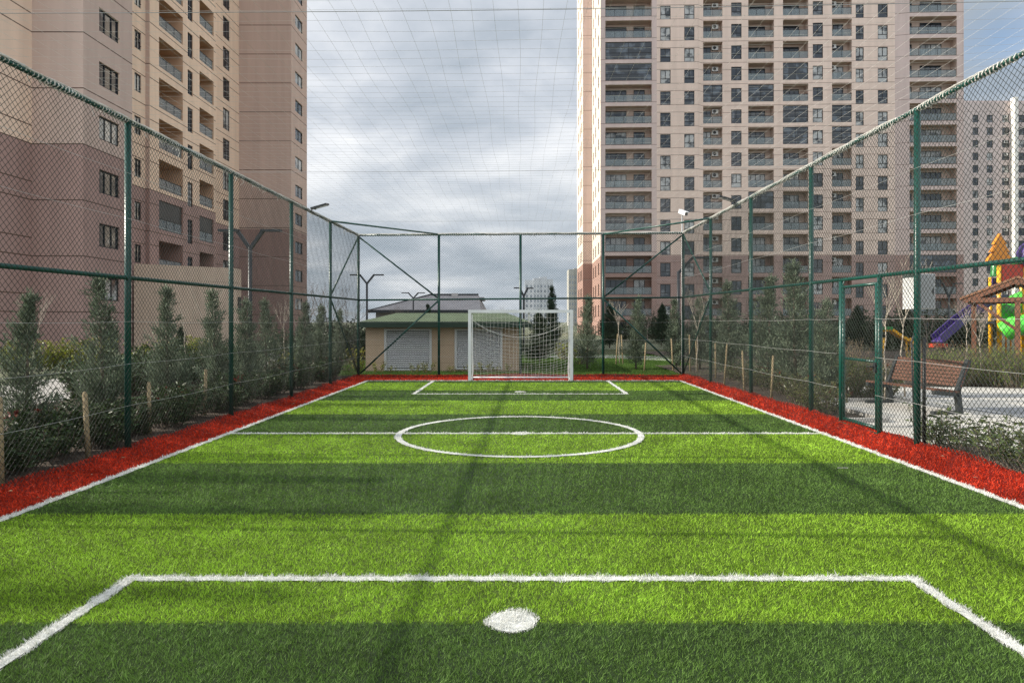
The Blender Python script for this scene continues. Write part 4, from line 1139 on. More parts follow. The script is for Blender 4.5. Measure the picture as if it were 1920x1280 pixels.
# bare saplings
BP = [bare_tree('bare_sapling', 3, 3., M_PALE, .42, 4, .62), bare_tree('bare_sapling', 8, 3., M_PALE, .35, 4, .55)]
for i, (px, Y, H, k, z, lab) in enumerate([
        (66, 15.5, 2.35, 1, 0, 'bare whitish sapling behind the first cypress on the left'), (347, 19.0, 2.35, 0, 0, 'thin bare sapling beside the small rounded evergreen on the left'),
        (388, 17.4, 2.75, 1, 0, 'pale crooked sapling between cypresses behind the left fence'), (533, 26, 2.55, 0, 0, 'pale bare sapling in front of the left tower wing'),
        (1162, 28, 2.7, 0, 0, 'pale bare sapling between wooden stakes right of the goal'), (1306, 23.0, 2.75, 1, 0, 'pale bare sapling behind the right fence near the far corner'),
        (1659, 14.5, 2.75, 0, .05, 'pale bare sapling behind the gate post'), (1697, 15.5, 3.0, 1, .05, 'pale many-branched sapling left of the grey metal box'),
        (1812, 21, 2.35, 0, .05, 'whitish sapling trunk in front of the purple slide'), (1835, 19.5, 2.0, 1, .05, 'thin whitish sapling left of the wooden shelter post')]):
    tag(put(BP[k], USED, ((px - VX) * Y / F, Y, z), i * 1.7, H / 3.), lab, 'tree')
DP = [bare_tree('bare_tree', 14, 4.5, M_TWIG, .55, 5, .35, .05)]
for i, (px, Y, H, lab) in enumerate([
        (566, 30, 3.3, 'bare grey tree at the corner of the left tower wing'), (618, 34, 3.6, 'bare grey tree behind the left fence near the far corner'), (655, 38, 3.0, 'bare grey tree between the hut and the left fence'),
        (748, 56, 3.0, 'small bare tree in front of the roof of the grey house'), (928, 60, 3.0, 'bare tree beside the grey-roofed house'), (950, 55, 2.6, 'low bare tree behind the goal left of the lamp'),
        (1215, 58, 3.6, 'bare tree in front of the lower balconies of the cream tower'), (1420, 34, 3.3, 'bare tree behind the cypresses on the right'), (1510, 30, 3.1, 'bare twiggy tree above the cypress next to the gate'), (1740, 36, 2.8, 'bare twiggy tree behind the grey metal box')]):
    tag(put(DP[0], USED, ((px - VX) * Y / F, Y, 0), i * 2.1, H / 4.5), lab, 'tree')

# wooden stakes
b = MB(); b.tube([(0, 0, -.05), (0, 0, 1.0)], [.032, .030], 8); b.lathe([(.030, 1.0), (.018, 1.03), (.0005, 1.035)], n=8)
st = b.build('wooden_stake', M_STAKE, None, True)
sl = [(6, 7.05, .95), (169, 8.6, .85), (283, 10.6, .8), (386, 12.7, .85), (506, 17.6, .8), (590, 20.8, .75)]
for i, (px, Y, h) in enumerate(sl):
    o = put(st, USED, ((px - VX) * Y / F - .02, Y, .0), 0, (1, 1, h)); o.rotation_euler = (R(random.uniform(-3, 3)), R(random.uniform(-3, 3)), 0)
    tag(o, f'short round wooden stake behind the left fence, {ORD[i]} from the camera', 'stake', 'wooden stakes behind the left fence')
sr = [(1446, 15.0, .95), (1396, 16.4, 1.0), (1358, 18.3, 1.1), (1342, 20.5, 1.05), (1308, 23.2, 1.2), (1294, 23.6, 1.25)]
for i, (px, Y, h) in enumerate(sr):
    o = put(st, USED, ((px - VX) * Y / F, Y, .04), 0, (.8, .8, h)); o.rotation_euler = (R(random.uniform(-3, 3)), R(random.uniform(-4, 4)), 0)
    tag(o, f'thin wooden stake behind the right fence, {ORD[i]} from the gate', 'stake', 'wooden stakes behind the right fence')
for i, (px, Y, h, lab) in enumerate([(1155, 27.8, 1.25, 'thin stake on the left side of the bare sapling right of the goal'), (1168, 28.2, 1.2, 'thin stake on the right side of the bare sapling right of the goal'), (1208, 24.2, 1.0, 'dark weathered stake beside the cypress under the right brace'), (1262, 24.0, 1.15, 'weathered stake leaning by the far right corner post')]):
    o = put(st, USED, ((px - VX) * Y / F, Y, 0), 0, (.8, .8, h)); o.rotation_euler = (0, R((-1) ** i * 3), 0); tag(o, lab, 'stake', 'stakes behind the back fence')

# shrubs
SP = [shrub('photinia_shrub', 71 + k, .85, .55, M_LEAF, 46, 52, (.085, .036), M_LEAFR, red=.05) for k in range(3)]
yl = [6.3, 7.1, 7.9, 8.8, 9.6, 10.5, 11.4, 12.3, 13.3, 14.3, 15.4, 16.5, 17.7, 18.9, 20.1, 21.3]
for i, y in enumerate(yl):
    o = put(SP[i % 3], USED, (-5.93 - .12 * (i % 2), y, 0), i * 1.3, (.95, 1.1, .80 - .1 * (i % 3)))
    tag(o, f'dark glossy shrub with red tips by the left fence, {ORD[i]} from the camera', 'shrub', 'shrubs along the left fence')
NP = [shrub('photinia_shrub', 91 + k, .62, .36, mat('young_shrub_leaf', (.12, .155, .055), .4, .2, 3., island=.4, transl=.2), 13, 17, (.11, .034), M_LEAFR, .35, .25, .03) for k in range(2)]
for i, (px, Y, h) in enumerate([(1906, 7.75, .8), (1862, 8.15, .9), (1806, 8.75, .75), (1778, 9.1, .55), (1752, 9.3, .95), (1925, 7.5, .7)]):
    o = put(NP[i % 2], USED, ((px - VX) * Y / F, Y, .06), i * 1.9, (1., 1., h))
    tag(o, f'young leafy shrub by the right fence before the bench, {["second", "third", "fourth", "fifth", "last", "first"][i]} from the camera', 'shrub', 'young shrubs before the bench')
RPp = [shrub('photinia_shrub', 111 + k, .75, .5, mat('olive_shrub_leaf', (.105, .115, .04), .4, .2, 3., island=.5, transl=.15), 30, 36, (.065, .026), M_LEAFR, red=.06) for k in range(2)]
for i, (px, Y, h) in enumerate([(1548, 12.5, .75), (1520, 13.3, .85), (1590, 15.1, .95), (1636, 15.1, .9), (1560, 15.6, .9), (1655, 15.6, .95), (1500, 14.4, .7), (1478, 16.0, .7), (1445, 17.0, .7), (1412, 18.3, .65), (1380, 19.9, .6)]):
    o = put(RPp[i % 2], USED, ((px - VX) * Y / F, Y, .05), i * 1.4, (1., 1., h))
    tag(o, f'low olive green shrub with reddish tips beyond the gate, {ORD[i]} of the bed', 'shrub', 'low shrubs beyond the gate')
YP = [shrub('hedge_shrub', 131, .9, .75, M_LEAFY, 36, 40, (.09, .045))]
for i, (px, Y) in enumerate([(95, 24.5), (128, 24.8), (165, 24.4), (275, 25.5), (342, 26.4), (372, 27.0), (10, 24.0), (50, 24.2)]):
    tag(put(YP[0], USED, ((px - VX) * Y / F, Y, 0), i * 1.1, 1 + .12 * (i % 3)), f'yellow-green leafy shrub against the brown left tower wall, {ORD[[2, 3, 4, 5, 6, 7, 0, 1][i]]} from the left', 'shrub', 'yellow-green shrubs at the left tower')
QP = [shrub('rosemary_shrub', 141 + k, .85, .62, M_ROSE, 80, 34, (.05, .009), None, 1.4, .1) for k in range(2)]
for i, (px, Y, s) in enumerate([(1752, 18.8, 1.), (1790, 18.2, 1.15), (1830, 18.4, 1.2), (1868, 18.0, 1.15), (1912, 17.6, 1.2), (1945, 18.0, 1.2), (1732, 20.0, 1.), (1560, 19.0, .9), (1590, 18.6, .9), (1625, 18.7, .85)]):
    tag(put(QP[i % 2], USED, ((px - VX) * Y / F, Y, .02), i * 1.5, s), f'bushy green rosemary shrub behind the bench, {ORD[[3, 4, 5, 6, 7, 8, 9, 0, 1, 2][i]]} of its row', 'shrub', 'rosemary shrubs behind the bench')
TP = [shrub('dry_shrub', 161, 1.0, .7, M_DRY, 70, 10, (.05, .012), None, 1.2, .3)]
for i, (px, Y) in enumerate([(1770, 22), (1815, 22.5), (1850, 23), (1560, 25), (1600, 26), (1730, 24)]):
    tag(put(TP[0], USED, ((px - VX) * Y / F, Y, 0), i * 1.5, 1.05), f'dry straw-coloured shrub near the playground, {ORD[[3, 4, 5, 0, 1, 2][i]]} from the left', 'shrub', 'dry shrubs near the playground')
DPp = [shrub('hedge_shrub', 171 + k, 1.6, 1.5, mat('dark_hedge_leaf', (.04, .058, .025), .5, .25, 1.5, island=.5, transl=.1), 46, 40, (.16, .07), None, .6, .1) for k in range(2)]
hg = [(1290, 60), (1330, 57), (1368, 60), (1405, 55), (1445, 58), (1480, 54), (1520, 50), (1555, 52), (1590, 48), (1632, 46), (1668, 44), (1708, 46), (1745, 44), (1785, 46), (1822, 44), (1170, 66), (1205, 64), (1245, 62)]
for i, (px, Y) in enumerate(sorted(hg)):
    tag(put(DPp[i % 2], USED, ((px - VX) * Y / F, Y, -.1), i * 1.7, 1.05 + .25 * (i % 3)), f'dark round bush at the foot of the cream tower, {ORD[i]} from the left', 'shrub', 'dark bushes at the tower foot')
for i, y in enumerate((14.9, 16.1, 17.4, 18.8, 20.2, 21.7, 23.2)):
    tag(put(SP[i % 3], USED, (-9.3 + .2 * (i % 2), y, 0), i * 2.1, (1.25, 1.3, 1.05 + .1 * (i % 3))), f'leafy shrub between the left cypresses and the pale path, {ORD[i]} from the camera', 'shrub', 'shrubs beside the left path')
for i, (px, Y) in enumerate([(560, 30), (590, 33), (622, 33), (648, 36), (664, 33), (670, 40)]):
    tag(put(DPp[i % 2], USED, ((px - VX) * Y / F, Y, -.1), i * 2.7, .85 + .15 * (i % 3)), f'dark bush beyond the far left corner of the fence, {ORD[i]} from the left', 'shrub', 'dark bushes beyond the far left corner')
GP = [shrub('young_plant', 181, .38, .28, M_LEAFY, 9, 16, (.06, .03), None, .8, .1)]
for i, (px, Y) in enumerate([(735, 23.3), (778, 23.4), (800, 23.2), (848, 23.4), (880, 23.3), (908, 23.4), (930, 23.3), (948, 23.5), (710, 23.3)]):
    tag(put(GP[0], USED, ((px - VX) * Y / F, Y, 0), i * 2.2, .7 + .2 * (i % 3)), f'small leafy plant at the foot of the hut wall, {ORD[(i + 1) % 9]} from the left', 'plant', 'small plants along the hut wall')
for i, (px, Y, s, lab) in enumerate([(1062, 31, 2.2, 'light green leafy shrub seen through the right half of the goal net'), (1085, 28, 2.0, 'yellow-green thin shrub just right of the goal'), (533, 24, 2.2, 'yellow-green bush at the left tower wing behind the fence'), (676, 25, 2.2, 'yellow-green bush at the left corner of the hut')]):
    tag(put(GP[0], USED, ((px - VX) * Y / F, Y, 0), i * 2.2, s), lab, 'shrub')

# ------------------------------------------------------------------ street lamps with two raised arms
def lamp(px, Y, ztop, span, rz, label, vdrop=.9, arms=(-1, 1), r0=.06):
    x = (px - VX) * Y / F; r = empty('street_lamp', (x, Y, 0), rz); tag(r, label, 'street lamp', 'double-armed street lamps')
    zv = ztop - vdrop; b = MB(); b.tube([(0, 0, 0), (0, 0, zv + .06)], r0, 10); b.box((-.14, -.14, 0), (.14, .14, .03)); b.build('pole', M_DKMETAL, r, True)
    for s in arms:
        b = MB(); a = span * .42; b.beam((0, 0, zv), (s * a, 0, ztop), .09, .10); b.build('arm', M_DKMETAL, r)
        b = MB(); b.box((min(s * (a - .06), s * span), -.09, ztop - .035), (max(s * (a - .06), s * span), .09, ztop + .035)); b.build('lamp_head', M_DKMETAL, r)
lamp(469, 20.5, 4.5, .93, 0, 'dark double-armed street lamp in front of the left tower wing', .55)
lamp(688, 39, 4.45, .96, 0, 'dark double-armed street lamp at the left end of the hut roof', .5)
lamp(775, 57, 4.2, .98, 0, 'dark double-armed street lamp in front of the grey-roofed house', .45)
lamp(982, 42, 3.85, .62, R(20), 'dark double-armed street lamp behind the middle post of the back fence', .5, r0=.07)
lamp(1272, 27, 4.3, 1.35, 0, 'grey single-armed street lamp beside the far right corner post', .6, (1,))
lamp(1779, 44, 4.25, .9, 0, 'dark double-armed street lamp between the cream tower and the playground', .9)

# ------------------------------------------------------------------ bench
M_WOOD = mat('brown_bench_slat', (.135, .062, .040), .6, .25, 9., .15, 60., objrand=.1)
M_CAST = mat('dark_cast_iron', (.035, .04, .042), .45, .15, 6.)
bl = Vector((7.72, 14.45, .06)); br = Vector((8.05, 12.55, .06)); d = (br - bl); LB = d.length
r = empty('park_bench', bl, math.atan2(d.y, d.x)); tag(r, 'brown slatted park bench with dark metal ends beside the right fence', 'bench')
# local x along the bench, -y is the front
b = MB()
for k in range(5): y = -.50 + k * .108; b.box((.02, y, .44 - .012 * k), (LB - .02, y + .085, .475 - .012 * k))
b.build('seat', M_WOOD, r)
b = MB()
for k in range(7):
    q = .50 + k * .068; y = .035 + (q - .45) * .36; M = Matrix.Translation((0, y, q)) @ Matrix.Rotation(R(-20), 4, 'X'); b.box((.02, -.014, 0), (LB - .02, .014, .058), M)
b.build('backrest', M_WOOD, r)
for x in (.06, LB - .06):
    b = MB(); w = .075
    b.beam((x, .06, 0), (x, .0, .44), w, .10); b.beam((x, .0, .40), (x, .24, .99), w, .08, (0, 1, 0)); b.beam((x, -.50, .41), (x, .03, .36), w, .09)
    b.beam((x, -.52, .03), (x, .10, .03), w + .01, .06); b.build('end_frame', M_CAST, r)

# ------------------------------------------------------------------ playground
Yp = 29.; S = Yp / F
px3 = lambda px, py, dy=0.: Vector(((px - VX) * (Yp + dy) / F, Yp + dy, CH + (VY - py) * (Yp + dy) / F))
def plastic(n, c): return mat(n, c, .32, .05, 3., spec=.5)
M_ORG = plastic('orange_plastic', (.66, .24, .015)); M_YEL = plastic('yellow_plastic', (.80, .42, .02)); M_REDP = plastic('red_plastic', (.48, .04, .014)); M_PUR = plastic('purple_plastic', (.05, .028, .15)); M_GRNP = plastic('bright_green_plastic', (.10, .62, .06)); M_DGRN = plastic('green_plastic', (.03, .22, .05))
c0 = px3(1890, 680); gz = 0.
r = empty('play_structure', (c0.x, Yp, gz)); tag(r, 'colourful playground tower with orange tree top, red panel and green tube slide', 'play structure'); off = Vector((c0.x, Yp, gz))
L_ = lambda v: Vector(v) - off
def pt(name, mb, m, smooth=False): return mb.build(name, m, r, smooth)
for px, top, dy in ((1873, 490, 0), (1921, 470, 0), (1857, 520, 1.6), (1916, 470, 1.8)):
    b = MB(); p = px3(px, top, dy); b.tube([L_((p.x, p.y, 0)), L_(p)], .085, 10); pt('yellow_post', b, M_YEL, True)
t = px3(1873, 490); b = MB(); H_ = (490 - 440) * S
# flat-cut fir shape with three tiers, 12 cm thick
ol = [(-.09, -.05), (-.09, .05), (-.54, .0), (-.50, .10), (-.24, .42), (-.40, .38), (-.16, .76), (-.27, .72), (0, H_ + .05), (.27, .72), (.16, .76), (.40, .38), (.24, .42), (.50, .10), (.54, .0), (.09, .05), (.09, -.05)]
for y in (-.09, .09): b.poly([L_((t.x + a, t.y + y, t.z + z)) for a, z in (ol if y < 0 else ol[::-1])])
for i in range(len(ol)):
    (a0, z0), (a1, z1) = ol[i], ol[(i + 1) % len(ol)]; b.quad(*[L_((t.x + a, t.y + y, t.z + z)) for a, z, y in ((a0, z0, -.09), (a0, z0, .09), (a1, z1, .09), (a1, z1, -.09))])
pt('tree_top', b, M_ORG)
b = MB(); p0, p1 = px3(1878, 536), px3(1917, 496); b.box(tuple(L_((p0.x, Yp - .05, p0.z))), tuple(L_((p1.x, Yp + .05, p1.z)))); pt('red_panel', b, M_REDP)
b = MB(); c = px3(1938, 482); b.lathe([(.62, 0), (.60, .25), (.48, .5), (.26, .68), (.001, .75)], L_(c), 20); b.lathe([(.62, 0), (.5, -.3), (.44, -.45)], L_(c), 20); pt('purple_dome', b, M_PUR, True)
b = MB(); c = px3(1920, 495, .3); b.lathe([(.5, 0), (.5, .28)], L_(c), 16); pt('green_drum', b, M_DGRN, True)
b = MB(); pts = [px3(1912, 556, .4), px3(1890, 575, .2), px3(1882, 600, -.3), px3(1890, 622, -.7), px3(1914, 622, -1.0), px3(1950, 640, -1.2)]
b.tube([L_(px3(1925, 560, .8)), L_(px3(1908, 567, .6)), L_(px3(1890, 585, .3))], .40, 16, False); pt('tube_slide', b, M_GRNP, True)
b = MB(); b.tube([L_(px3(1882, 622, -.2)), L_(px3(1886, 620, -.25)), L_(px3(1900, 612, -.45)), L_(px3(1925, 608, -.6))], .42, 16, False); b.lathe([(.1, 0), (.42, .0)], L_(px3(1884, 620, -.2)), 4); pt('tube_slide', b, M_GRNP, True)
b = MB(); top = [px3(1880, 566, 1.0), px3(1845, 572, .8), px3(1800, 604, .3), px3(1757, 641, 0)]
for i in range(3): b.beam(L_(top[i]), L_(top[i + 1]), .62, .06); 
for i in range(3):
    for q in (-.31, .31): b.beam(L_(top[i]) + Vector((0, q, .14)), L_(top[i + 1]) + Vector((0, q, .14)), .06, .34)
pt('purple_slide', b, M_PUR)
b = MB(); p = px3(1868, 556, 1.2); b.box(tuple(L_((p.x - .2, p.y - .6, 1.7))), tuple(L_((p.x + 1.5, p.y + .6, 1.8)))); pt('platform', b, M_DKMETAL)
b = MB(); p0, p1 = px3(1861, 538, .8), px3(1873, 521, .8); b.box(tuple(L_((p0.x, Yp + .8, p0.z))), tuple(L_((p1.x, Yp + .86, p1.z)))); pt('purple_panel', b, M_PUR)
b = MB(); b.lathe([(.20, 0), (.15, .55), (.001, .9)], L_(px3(1866, 518, .9)), 12); pt('green_cone', b, M_DGRN, True)
for k in range(4):
    b = MB(); p = px3(1877 + 9 * k, 610, .9); b.tube([L_((p.x, p.y, .2)), L_((p.x, p.y, 1.9))], .035, 8); pt('rung_post', b, M_ORG, True)
# shelter roof and post in front
Ys = 20.5; sx = lambda px, py, dy=0.: Vector(((px - VX) * (Ys + dy) / F, Ys + dy, CH + (VY - py) * (Ys + dy) / F))
M_SHW = mat('brown_shelter_wood', (.19, .085, .05), .6, .25, 4., .1, 30.); M_SHR = mat('brown_shelter_roof', (.26, .13, .075), .7, .2, 3., .2, 20.)
ap = sx(1908, 521); e0 = sx(1799, 562); e1 = Vector((2 * ap.x - e0.x, Ys, e0.z))
ROT2 = Matrix.Rotation(R(36), 3, 'Z'); r2 = empty('wooden_shelter', (ap.x, Ys, 0), R(-36)); e0 = Vector((ap.x - 1.467, Ys, 2.45)); e1 = Vector((ap.x + 1.467, Ys, 2.45)); tag(r2, 'brown wooden shelter with a low gabled roof in front of the playground', 'shelter'); o2 = Vector((ap.x, Ys, 0))
b = MB()
for e in (e0, e1):
    nrm = Vector((0, 0, .07))
    A, B_, C_, D_ = e - o2, ap - o2, ap - o2 + Vector((0, 2.6, 0)), e - o2 + Vector((0, 2.6, 0)); b.quad(A + nrm, B_ + nrm, C_ + nrm, D_ + nrm); b.quad(A, D_, C_, B_); b.quad(A, B_, B_ + nrm, A + nrm); b.quad(A, A + nrm, D_ + nrm, D_); b.quad(D_, D_ + nrm, C_ + nrm, C_)
b.build('roof', M_SHR, r2)
b = MB()
for dy in (.06, 2.5): b.beam(e0 - o2 + Vector((.3, dy, -.02)), e1 - o2 + Vector((-.3, dy, -.02)), .10, .14); b.beam(e0 - o2 + Vector((.1, dy, -.06)), ap - o2 + Vector((0, dy, -.08)), .09, .12); b.beam(e1 - o2 + Vector((-.1, dy, -.06)), ap - o2 + Vector((0, dy, -.08)), .09, .12)
b.beam(ap - o2 + Vector((0, 0, -.14)), ap - o2 + Vector((0, 2.55, -.14)), .1, .14); b.build('roof_frame', M_SHW, r2)
for x, dy in ((-.0, .08), (-1.2, 2.45), (1.2, .1), (1.2, 2.45)):
    b = MB(); zt_ = e0.z if abs(x) > .5 else e0.z; b.box((x - .07, dy - .07, 0), (x + .07, dy + .07, zt_ - .05)); b.build('post', M_SHW, r2)
b = MB(); b.beam((-1.0, .1, e0.z - .1), (0, .1, e0.z - .95), .08, .09); b.build('strut', M_SHW, r2)
# small yellow slide and low coloured toys
r3 = empty('small_slide', px3(1690, 655, 4) * 1.0); r3.location.z = 0; tag(r3, 'small yellow slide with a green top seen behind the gate post', 'slide'); o3 = Vector(r3.location)
b = MB(); q = [px3(1655, 619, 4), px3(1668, 617, 4), px3(1690, 632, 4), px3(1722, 648, 4)]
for i in range(3): b.beam(q[i] - o3, q[i + 1] - o3, .5, .12)
b.build('chute', M_YEL, r3); b = MB(); b.box(tuple(px3(1652, 618, 4) - o3 - Vector((0, .3, 0))), tuple(px3(1668, 612, 4) - o3 + Vector((0, .3, 0)))); b.build('top_cap', M_DGRN, r3)
for px in (1657, 1700, 1708): b = MB(); p = px3(px, 640, 4) - o3; b.tube([(p.x, 0, 0), (p.x, 0, 1.0)], .05, 8); b.build('leg', M_YEL, r3, True)
r4 = empty('seesaw', px3(1760, 655, 2)); r4.location.z = 0; tag(r4, 'low red playground seat behind the rosemary shrubs', 'play seat'); o4 = Vector(r4.location)
b = MB(); p0, p1 = px3(1746, 651, 2) - o4, px3(1772, 644, 2) - o4; b.box((p0.x, -.2, p0.z), (p1.x, .2, p1.z)); b.build('seat', M_REDP, r4)
for x in (p0.x + .1, p1.x - .1): b = MB(); b.box((x - .03, -.15, 0), (x + .03, .15, p0.z)); b.build('leg', M_DKMETAL, r4)

# kerb of the bed behind the bench, stones by the left path
b = MB(); prev = None
for k in range(13):
    t = k / 12; b_pt = Vector((6.9 + .25 * math.sin(t * 3) + 1.2 * t ** 3, 11.95 + 0 * t + 3.2 * t * 0, 0))
b.box((FR + .1, 11.5, -.03), (6.2, 11.62, .13)); b.box((6.14, 11.62, -.03), (6.26, 14.5, .13)); b.box((6.14, 14.5, -.03), (8.26, 14.62, .13)); b.box((8.14, 14.62, -.03), (8.26, 17.2, .13))
tag(b.build('kerb', M_KERB), kind='structure')
mr_s = random.Random(4); 
bs = bpy.data.meshes.new('pale_stone'); import bmesh
bm = bmesh.new(); bmesh.ops.create_icosphere(bm, subdivisions=2, radius=.16)
for v in bm.verts: v.co *= 1 + .35 * mnoise.noise(v.co * 9); v.co.z *= .6
bm.to_mesh(bs); bm.free(); bs.materials.append(mat('pale_stone_face', (.50, .47, .41), .85, .2, 6., .3, 30.))
for k in range(26):
    o = link('pale_stone', bs); y = 15.5 + k * .28 + mr_s.uniform(-.1, .1); o.location = (-10.3 + mr_s.uniform(-.2, .2), y, .03); o.rotation_euler = (mr_s.uniform(-.3, .3), 0, mr_s.uniform(0, 6)); q = mr_s.uniform(.7, 1.4); o.scale = (q, q, q)
    tag(o, 'pale rounded stone in the row edging the left path', 'stone', 'pale stones edging the left path')

# fallen leaves on the red turf and a white strip on the green
b = MB()
for k in range(70):
    s = mr_s.random(); x = mr_s.uniform(-5.1, -4.7) if s < .55 else mr_s.uniform(4.85, 5.12); y = mr_s.uniform(4.5, 17); z = float(border_z(x, y)) + .03; a = mr_s.uniform(0, 6.28); l = mr_s.uniform(.012, .03)
    c, s_ = math.cos(a) * l, math.sin(a) * l; b.quad((x - c, y - s_, z), (x + s_ * .4, y - c * .4, z + .006), (x + c, y + s_, z), (x - s_ * .4, y + c * .4, z + .004))
tag(b.build('leaf_litter', mat('dry_leaf', (.42, .30, .18), .8, .3, 5., island=.4)), kind='stuff')
p = at(1580, 2240 / 277, z=.026); b = MB(); b.box((-.06, -.006, 0), (.06, .006, .004)); b.box((.045, -.02, .001), (.055, .006, .003)); o = b.build('plastic_strip', M_KERB); o.location = p; tag(o, 'small pale plastic strip lying on the dark green band at right', 'litter')

# ------------------------------------------------------------------ sky, sun, camera
def build_world(sun_el=26.5, sun_az=-88.):
    w = bpy.data.worlds.new('World'); SC.world = w; w.use_nodes = True; nt = w.node_tree; L = nt.links
    bg = nt.nodes['Background']; out = nt.nodes['World Output']
    sky = nd(nt, 'ShaderNodeTexSky'); sky.sky_type = 'NISHITA'; sky.sun_disc = False; sky.sun_elevation = R(sun_el); sky.sun_rotation = R(sun_az); sky.altitude = 200; sky.dust_density = 2.
    tc = nd(nt, 'ShaderNodeTexCoord'); sp = nd(nt, 'ShaderNodeSeparateXYZ'); L.new(tc.outputs['Generated'], sp.inputs[0])
    zz = nd(nt, 'ShaderNodeMath', operation='MAXIMUM'); zz.inputs[1].default_value = .0; L.new(sp.outputs[2], zz.inputs[0])
    za = nd(nt, 'ShaderNodeMath', operation='ADD'); za.inputs[1].default_value = .16; L.new(zz.outputs[0], za.inputs[0])
    dx = nd(nt, 'ShaderNodeMath', operation='DIVIDE'); L.new(sp.outputs[0], dx.inputs[0]); L.new(za.outputs[0], dx.inputs[1])
    dy = nd(nt, 'ShaderNodeMath', operation='DIVIDE'); L.new(sp.outputs[1], dy.inputs[0]); L.new(za.outputs[0], dy.inputs[1])
    cb = nd(nt, 'ShaderNodeCombineXYZ'); L.new(dx.outputs[0], cb.inputs[0]); L.new(dy.outputs[0], cb.inputs[1]); cb.inputs[2].default_value = 4.3
    n1 = nd(nt, 'ShaderNodeTexNoise'); n1.inputs['Scale'].default_value = 1.25; n1.inputs['Detail'].default_value = 8; n1.inputs['Roughness'].default_value = .52; n1.inputs['Distortion'].default_value = .25; L.new(cb.outputs[0], n1.inputs['Vector'])
    n2 = nd(nt, 'ShaderNodeTexNoise'); n2.inputs['Scale'].default_value = .55; n2.inputs['Detail'].default_value = 4; L.new(cb.outputs[0], n2.inputs['Vector'])
    # cloud tone: pale tops, blue-grey undersides, darker and bluer towards the horizon
    r1 = nd(nt, 'ShaderNodeValToRGB'); e = r1.color_ramp.elements; e[0].position = .36; e[0].color = (.32, .375, .44, 1); e[1].position = .66; e[1].color = (.86, .87, .89, 1)
    m_ = e.new(.50); m_.color = (.52, .56, .62, 1); L.new(n1.outputs['Fac'], r1.inputs[0])
    # horizon band
    hz_ = nd(nt, 'ShaderNodeMapRange'); hz_.inputs[1].default_value = .02; hz_.inputs[2].default_value = .34; L.new(sp.outputs[2], hz_.inputs[0]); hz_.interpolation_type = 'SMOOTHSTEP'
    mxh = nd(nt, 'ShaderNodeMix', data_type='RGBA'); mxh.inputs[6].default_value = (.365, .425, .465, 1); L.new(hz_.outputs[0], mxh.inputs[0])
    mh2 = nd(nt, 'ShaderNodeMix', data_type='RGBA'); mh2.inputs[0].default_value = .55; mh2.inputs[6].default_value = (.365, .425, .465, 1); L.new(r1.outputs[0], mh2.inputs[7]); L.new(mh2.outputs[2], mxh.inputs[6]); L.new(r1.outputs[0], mxh.inputs[7])
    # brighter overhead and behind the viewer: added fill for the shaded facades
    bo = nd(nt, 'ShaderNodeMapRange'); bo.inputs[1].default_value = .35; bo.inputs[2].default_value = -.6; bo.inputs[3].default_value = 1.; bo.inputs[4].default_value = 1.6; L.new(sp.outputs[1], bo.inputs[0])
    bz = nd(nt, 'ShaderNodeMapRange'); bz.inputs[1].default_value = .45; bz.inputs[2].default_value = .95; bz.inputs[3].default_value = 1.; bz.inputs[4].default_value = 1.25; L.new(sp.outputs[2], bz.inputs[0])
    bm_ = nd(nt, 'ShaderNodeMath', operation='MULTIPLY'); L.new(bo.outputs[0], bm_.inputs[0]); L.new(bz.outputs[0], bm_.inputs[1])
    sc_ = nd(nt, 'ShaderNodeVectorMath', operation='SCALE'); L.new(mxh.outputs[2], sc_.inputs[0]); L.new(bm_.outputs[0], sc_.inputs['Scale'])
    # holes of blue
    hr = nd(nt, 'ShaderNodeMapRange'); hr.inputs[1].default_value = .60; hr.inputs[2].default_value = .70; hr.inputs[3].default_value = 1.; hr.inputs[4].default_value = .25; L.new(n2.outputs['Fac'], hr.inputs[0])
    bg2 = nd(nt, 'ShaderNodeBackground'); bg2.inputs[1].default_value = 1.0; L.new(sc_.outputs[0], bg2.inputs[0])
    bg.inputs[1].default_value = .15; L.new(sky.outputs[0], bg.inputs[0])
    mx = nd(nt, 'ShaderNodeMixShader'); 
    nv = nd(nt, 'ShaderNodeVectorMath', operation='NORMALIZE'); L.new(tc.outputs['Generated'], nv.inputs[0])
    nw = nd(nt, 'ShaderNodeVectorMath', operation='SUBTRACT'); nw.inputs[1].default_value = tuple(Vector((.70, 1, .415)).normalized()); L.new(nv.outputs[0], nw.inputs[0])
    ns = nd(nt, 'ShaderNodeVectorMath', operation='MULTIPLY'); ns.inputs[1].default_value = (1.0, .8, 1.5); L.new(nw.outputs[0], ns.inputs[0])
    nl = nd(nt, 'ShaderNodeVectorMath', operation='LENGTH'); L.new(ns.outputs[0], nl.inputs[0])
    na = nd(nt, 'ShaderNodeMath', operation='MULTIPLY_ADD'); na.inputs[1].default_value = -.22; L.new(n1.outputs['Fac'], na.inputs[0]); L.new(nl.outputs['Value'], na.inputs[2])
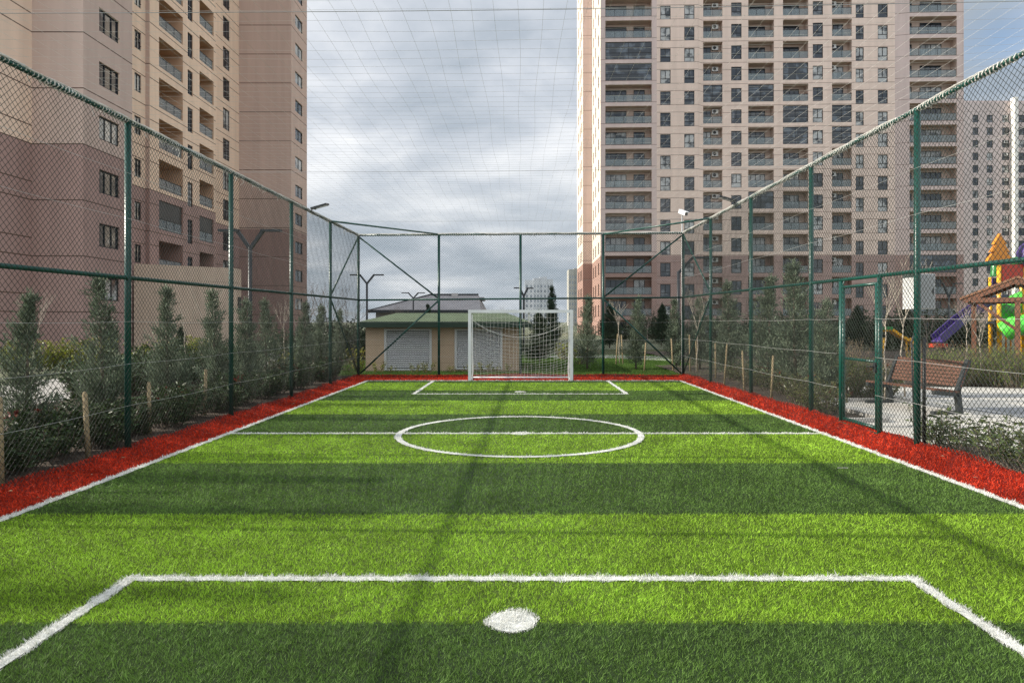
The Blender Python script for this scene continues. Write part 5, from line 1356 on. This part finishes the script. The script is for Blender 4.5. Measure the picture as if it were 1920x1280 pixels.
    nh = nd(nt, 'ShaderNodeMapRange'); nh.inputs[1].default_value = -.085; nh.inputs[2].default_value = -.02; nh.inputs[3].default_value = .15; nh.inputs[4].default_value = 1.; L.new(na.outputs[0], nh.inputs[0])
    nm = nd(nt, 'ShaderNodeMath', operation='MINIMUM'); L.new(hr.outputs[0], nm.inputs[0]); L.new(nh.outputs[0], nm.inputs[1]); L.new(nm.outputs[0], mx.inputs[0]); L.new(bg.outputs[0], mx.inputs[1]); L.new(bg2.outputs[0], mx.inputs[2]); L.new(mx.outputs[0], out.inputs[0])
    w.cycles.sampling_method = 'MANUAL'; w.cycles.sample_map_resolution = 512
    el, az = R(sun_el), R(2.2)
    to_sun = Vector((-math.cos(el) * math.cos(az), math.cos(el) * math.sin(az), math.sin(el)))
    ld = bpy.data.lights.new('sun', 'SUN'); ld.energy = 5.0; ld.angle = R(.55); ld.color = (1, .93, .82)
    lo = bpy.data.objects.new('sun', ld); COL.objects.link(lo); lo.rotation_euler = to_sun.to_track_quat('Z', 'Y').to_euler(); lo.location = (-40, 0, 40)
build_world()

cam = bpy.data.cameras.new('camera'); co = bpy.data.objects.new('camera', cam); COL.objects.link(co); SC.camera = co
co.location = (0, 0, CH); co.rotation_euler = (R(90), 0, 0)
cam.sensor_width = 36.; cam.lens = 36. * F / 1920.; cam.shift_x = (960 - VX) / 1920.; cam.shift_y = -(640 - VY) / 1920.
cam.clip_start = .05; cam.clip_end = 8000.
SC.render.engine = 'CYCLES'
SC.view_settings.view_transform = 'Standard'; SC.view_settings.look = 'None'; SC.view_settings.gamma = 1.; SC.view_settings.exposure = .32
SC.cycles.max_bounces = 6; SC.cycles.diffuse_bounces = 3; SC.cycles.glossy_bounces = 3; SC.cycles.transmission_bounces = 4; SC.cycles.transparent_max_bounces = 16
SC.cycles.use_denoising = True; SC.cycles.denoiser = 'OPENIMAGEDENOISE'; SC.cycles.denoising_input_passes = 'RGB_ALBEDO_NORMAL'; SC.cycles.denoising_prefilter = 'NONE'
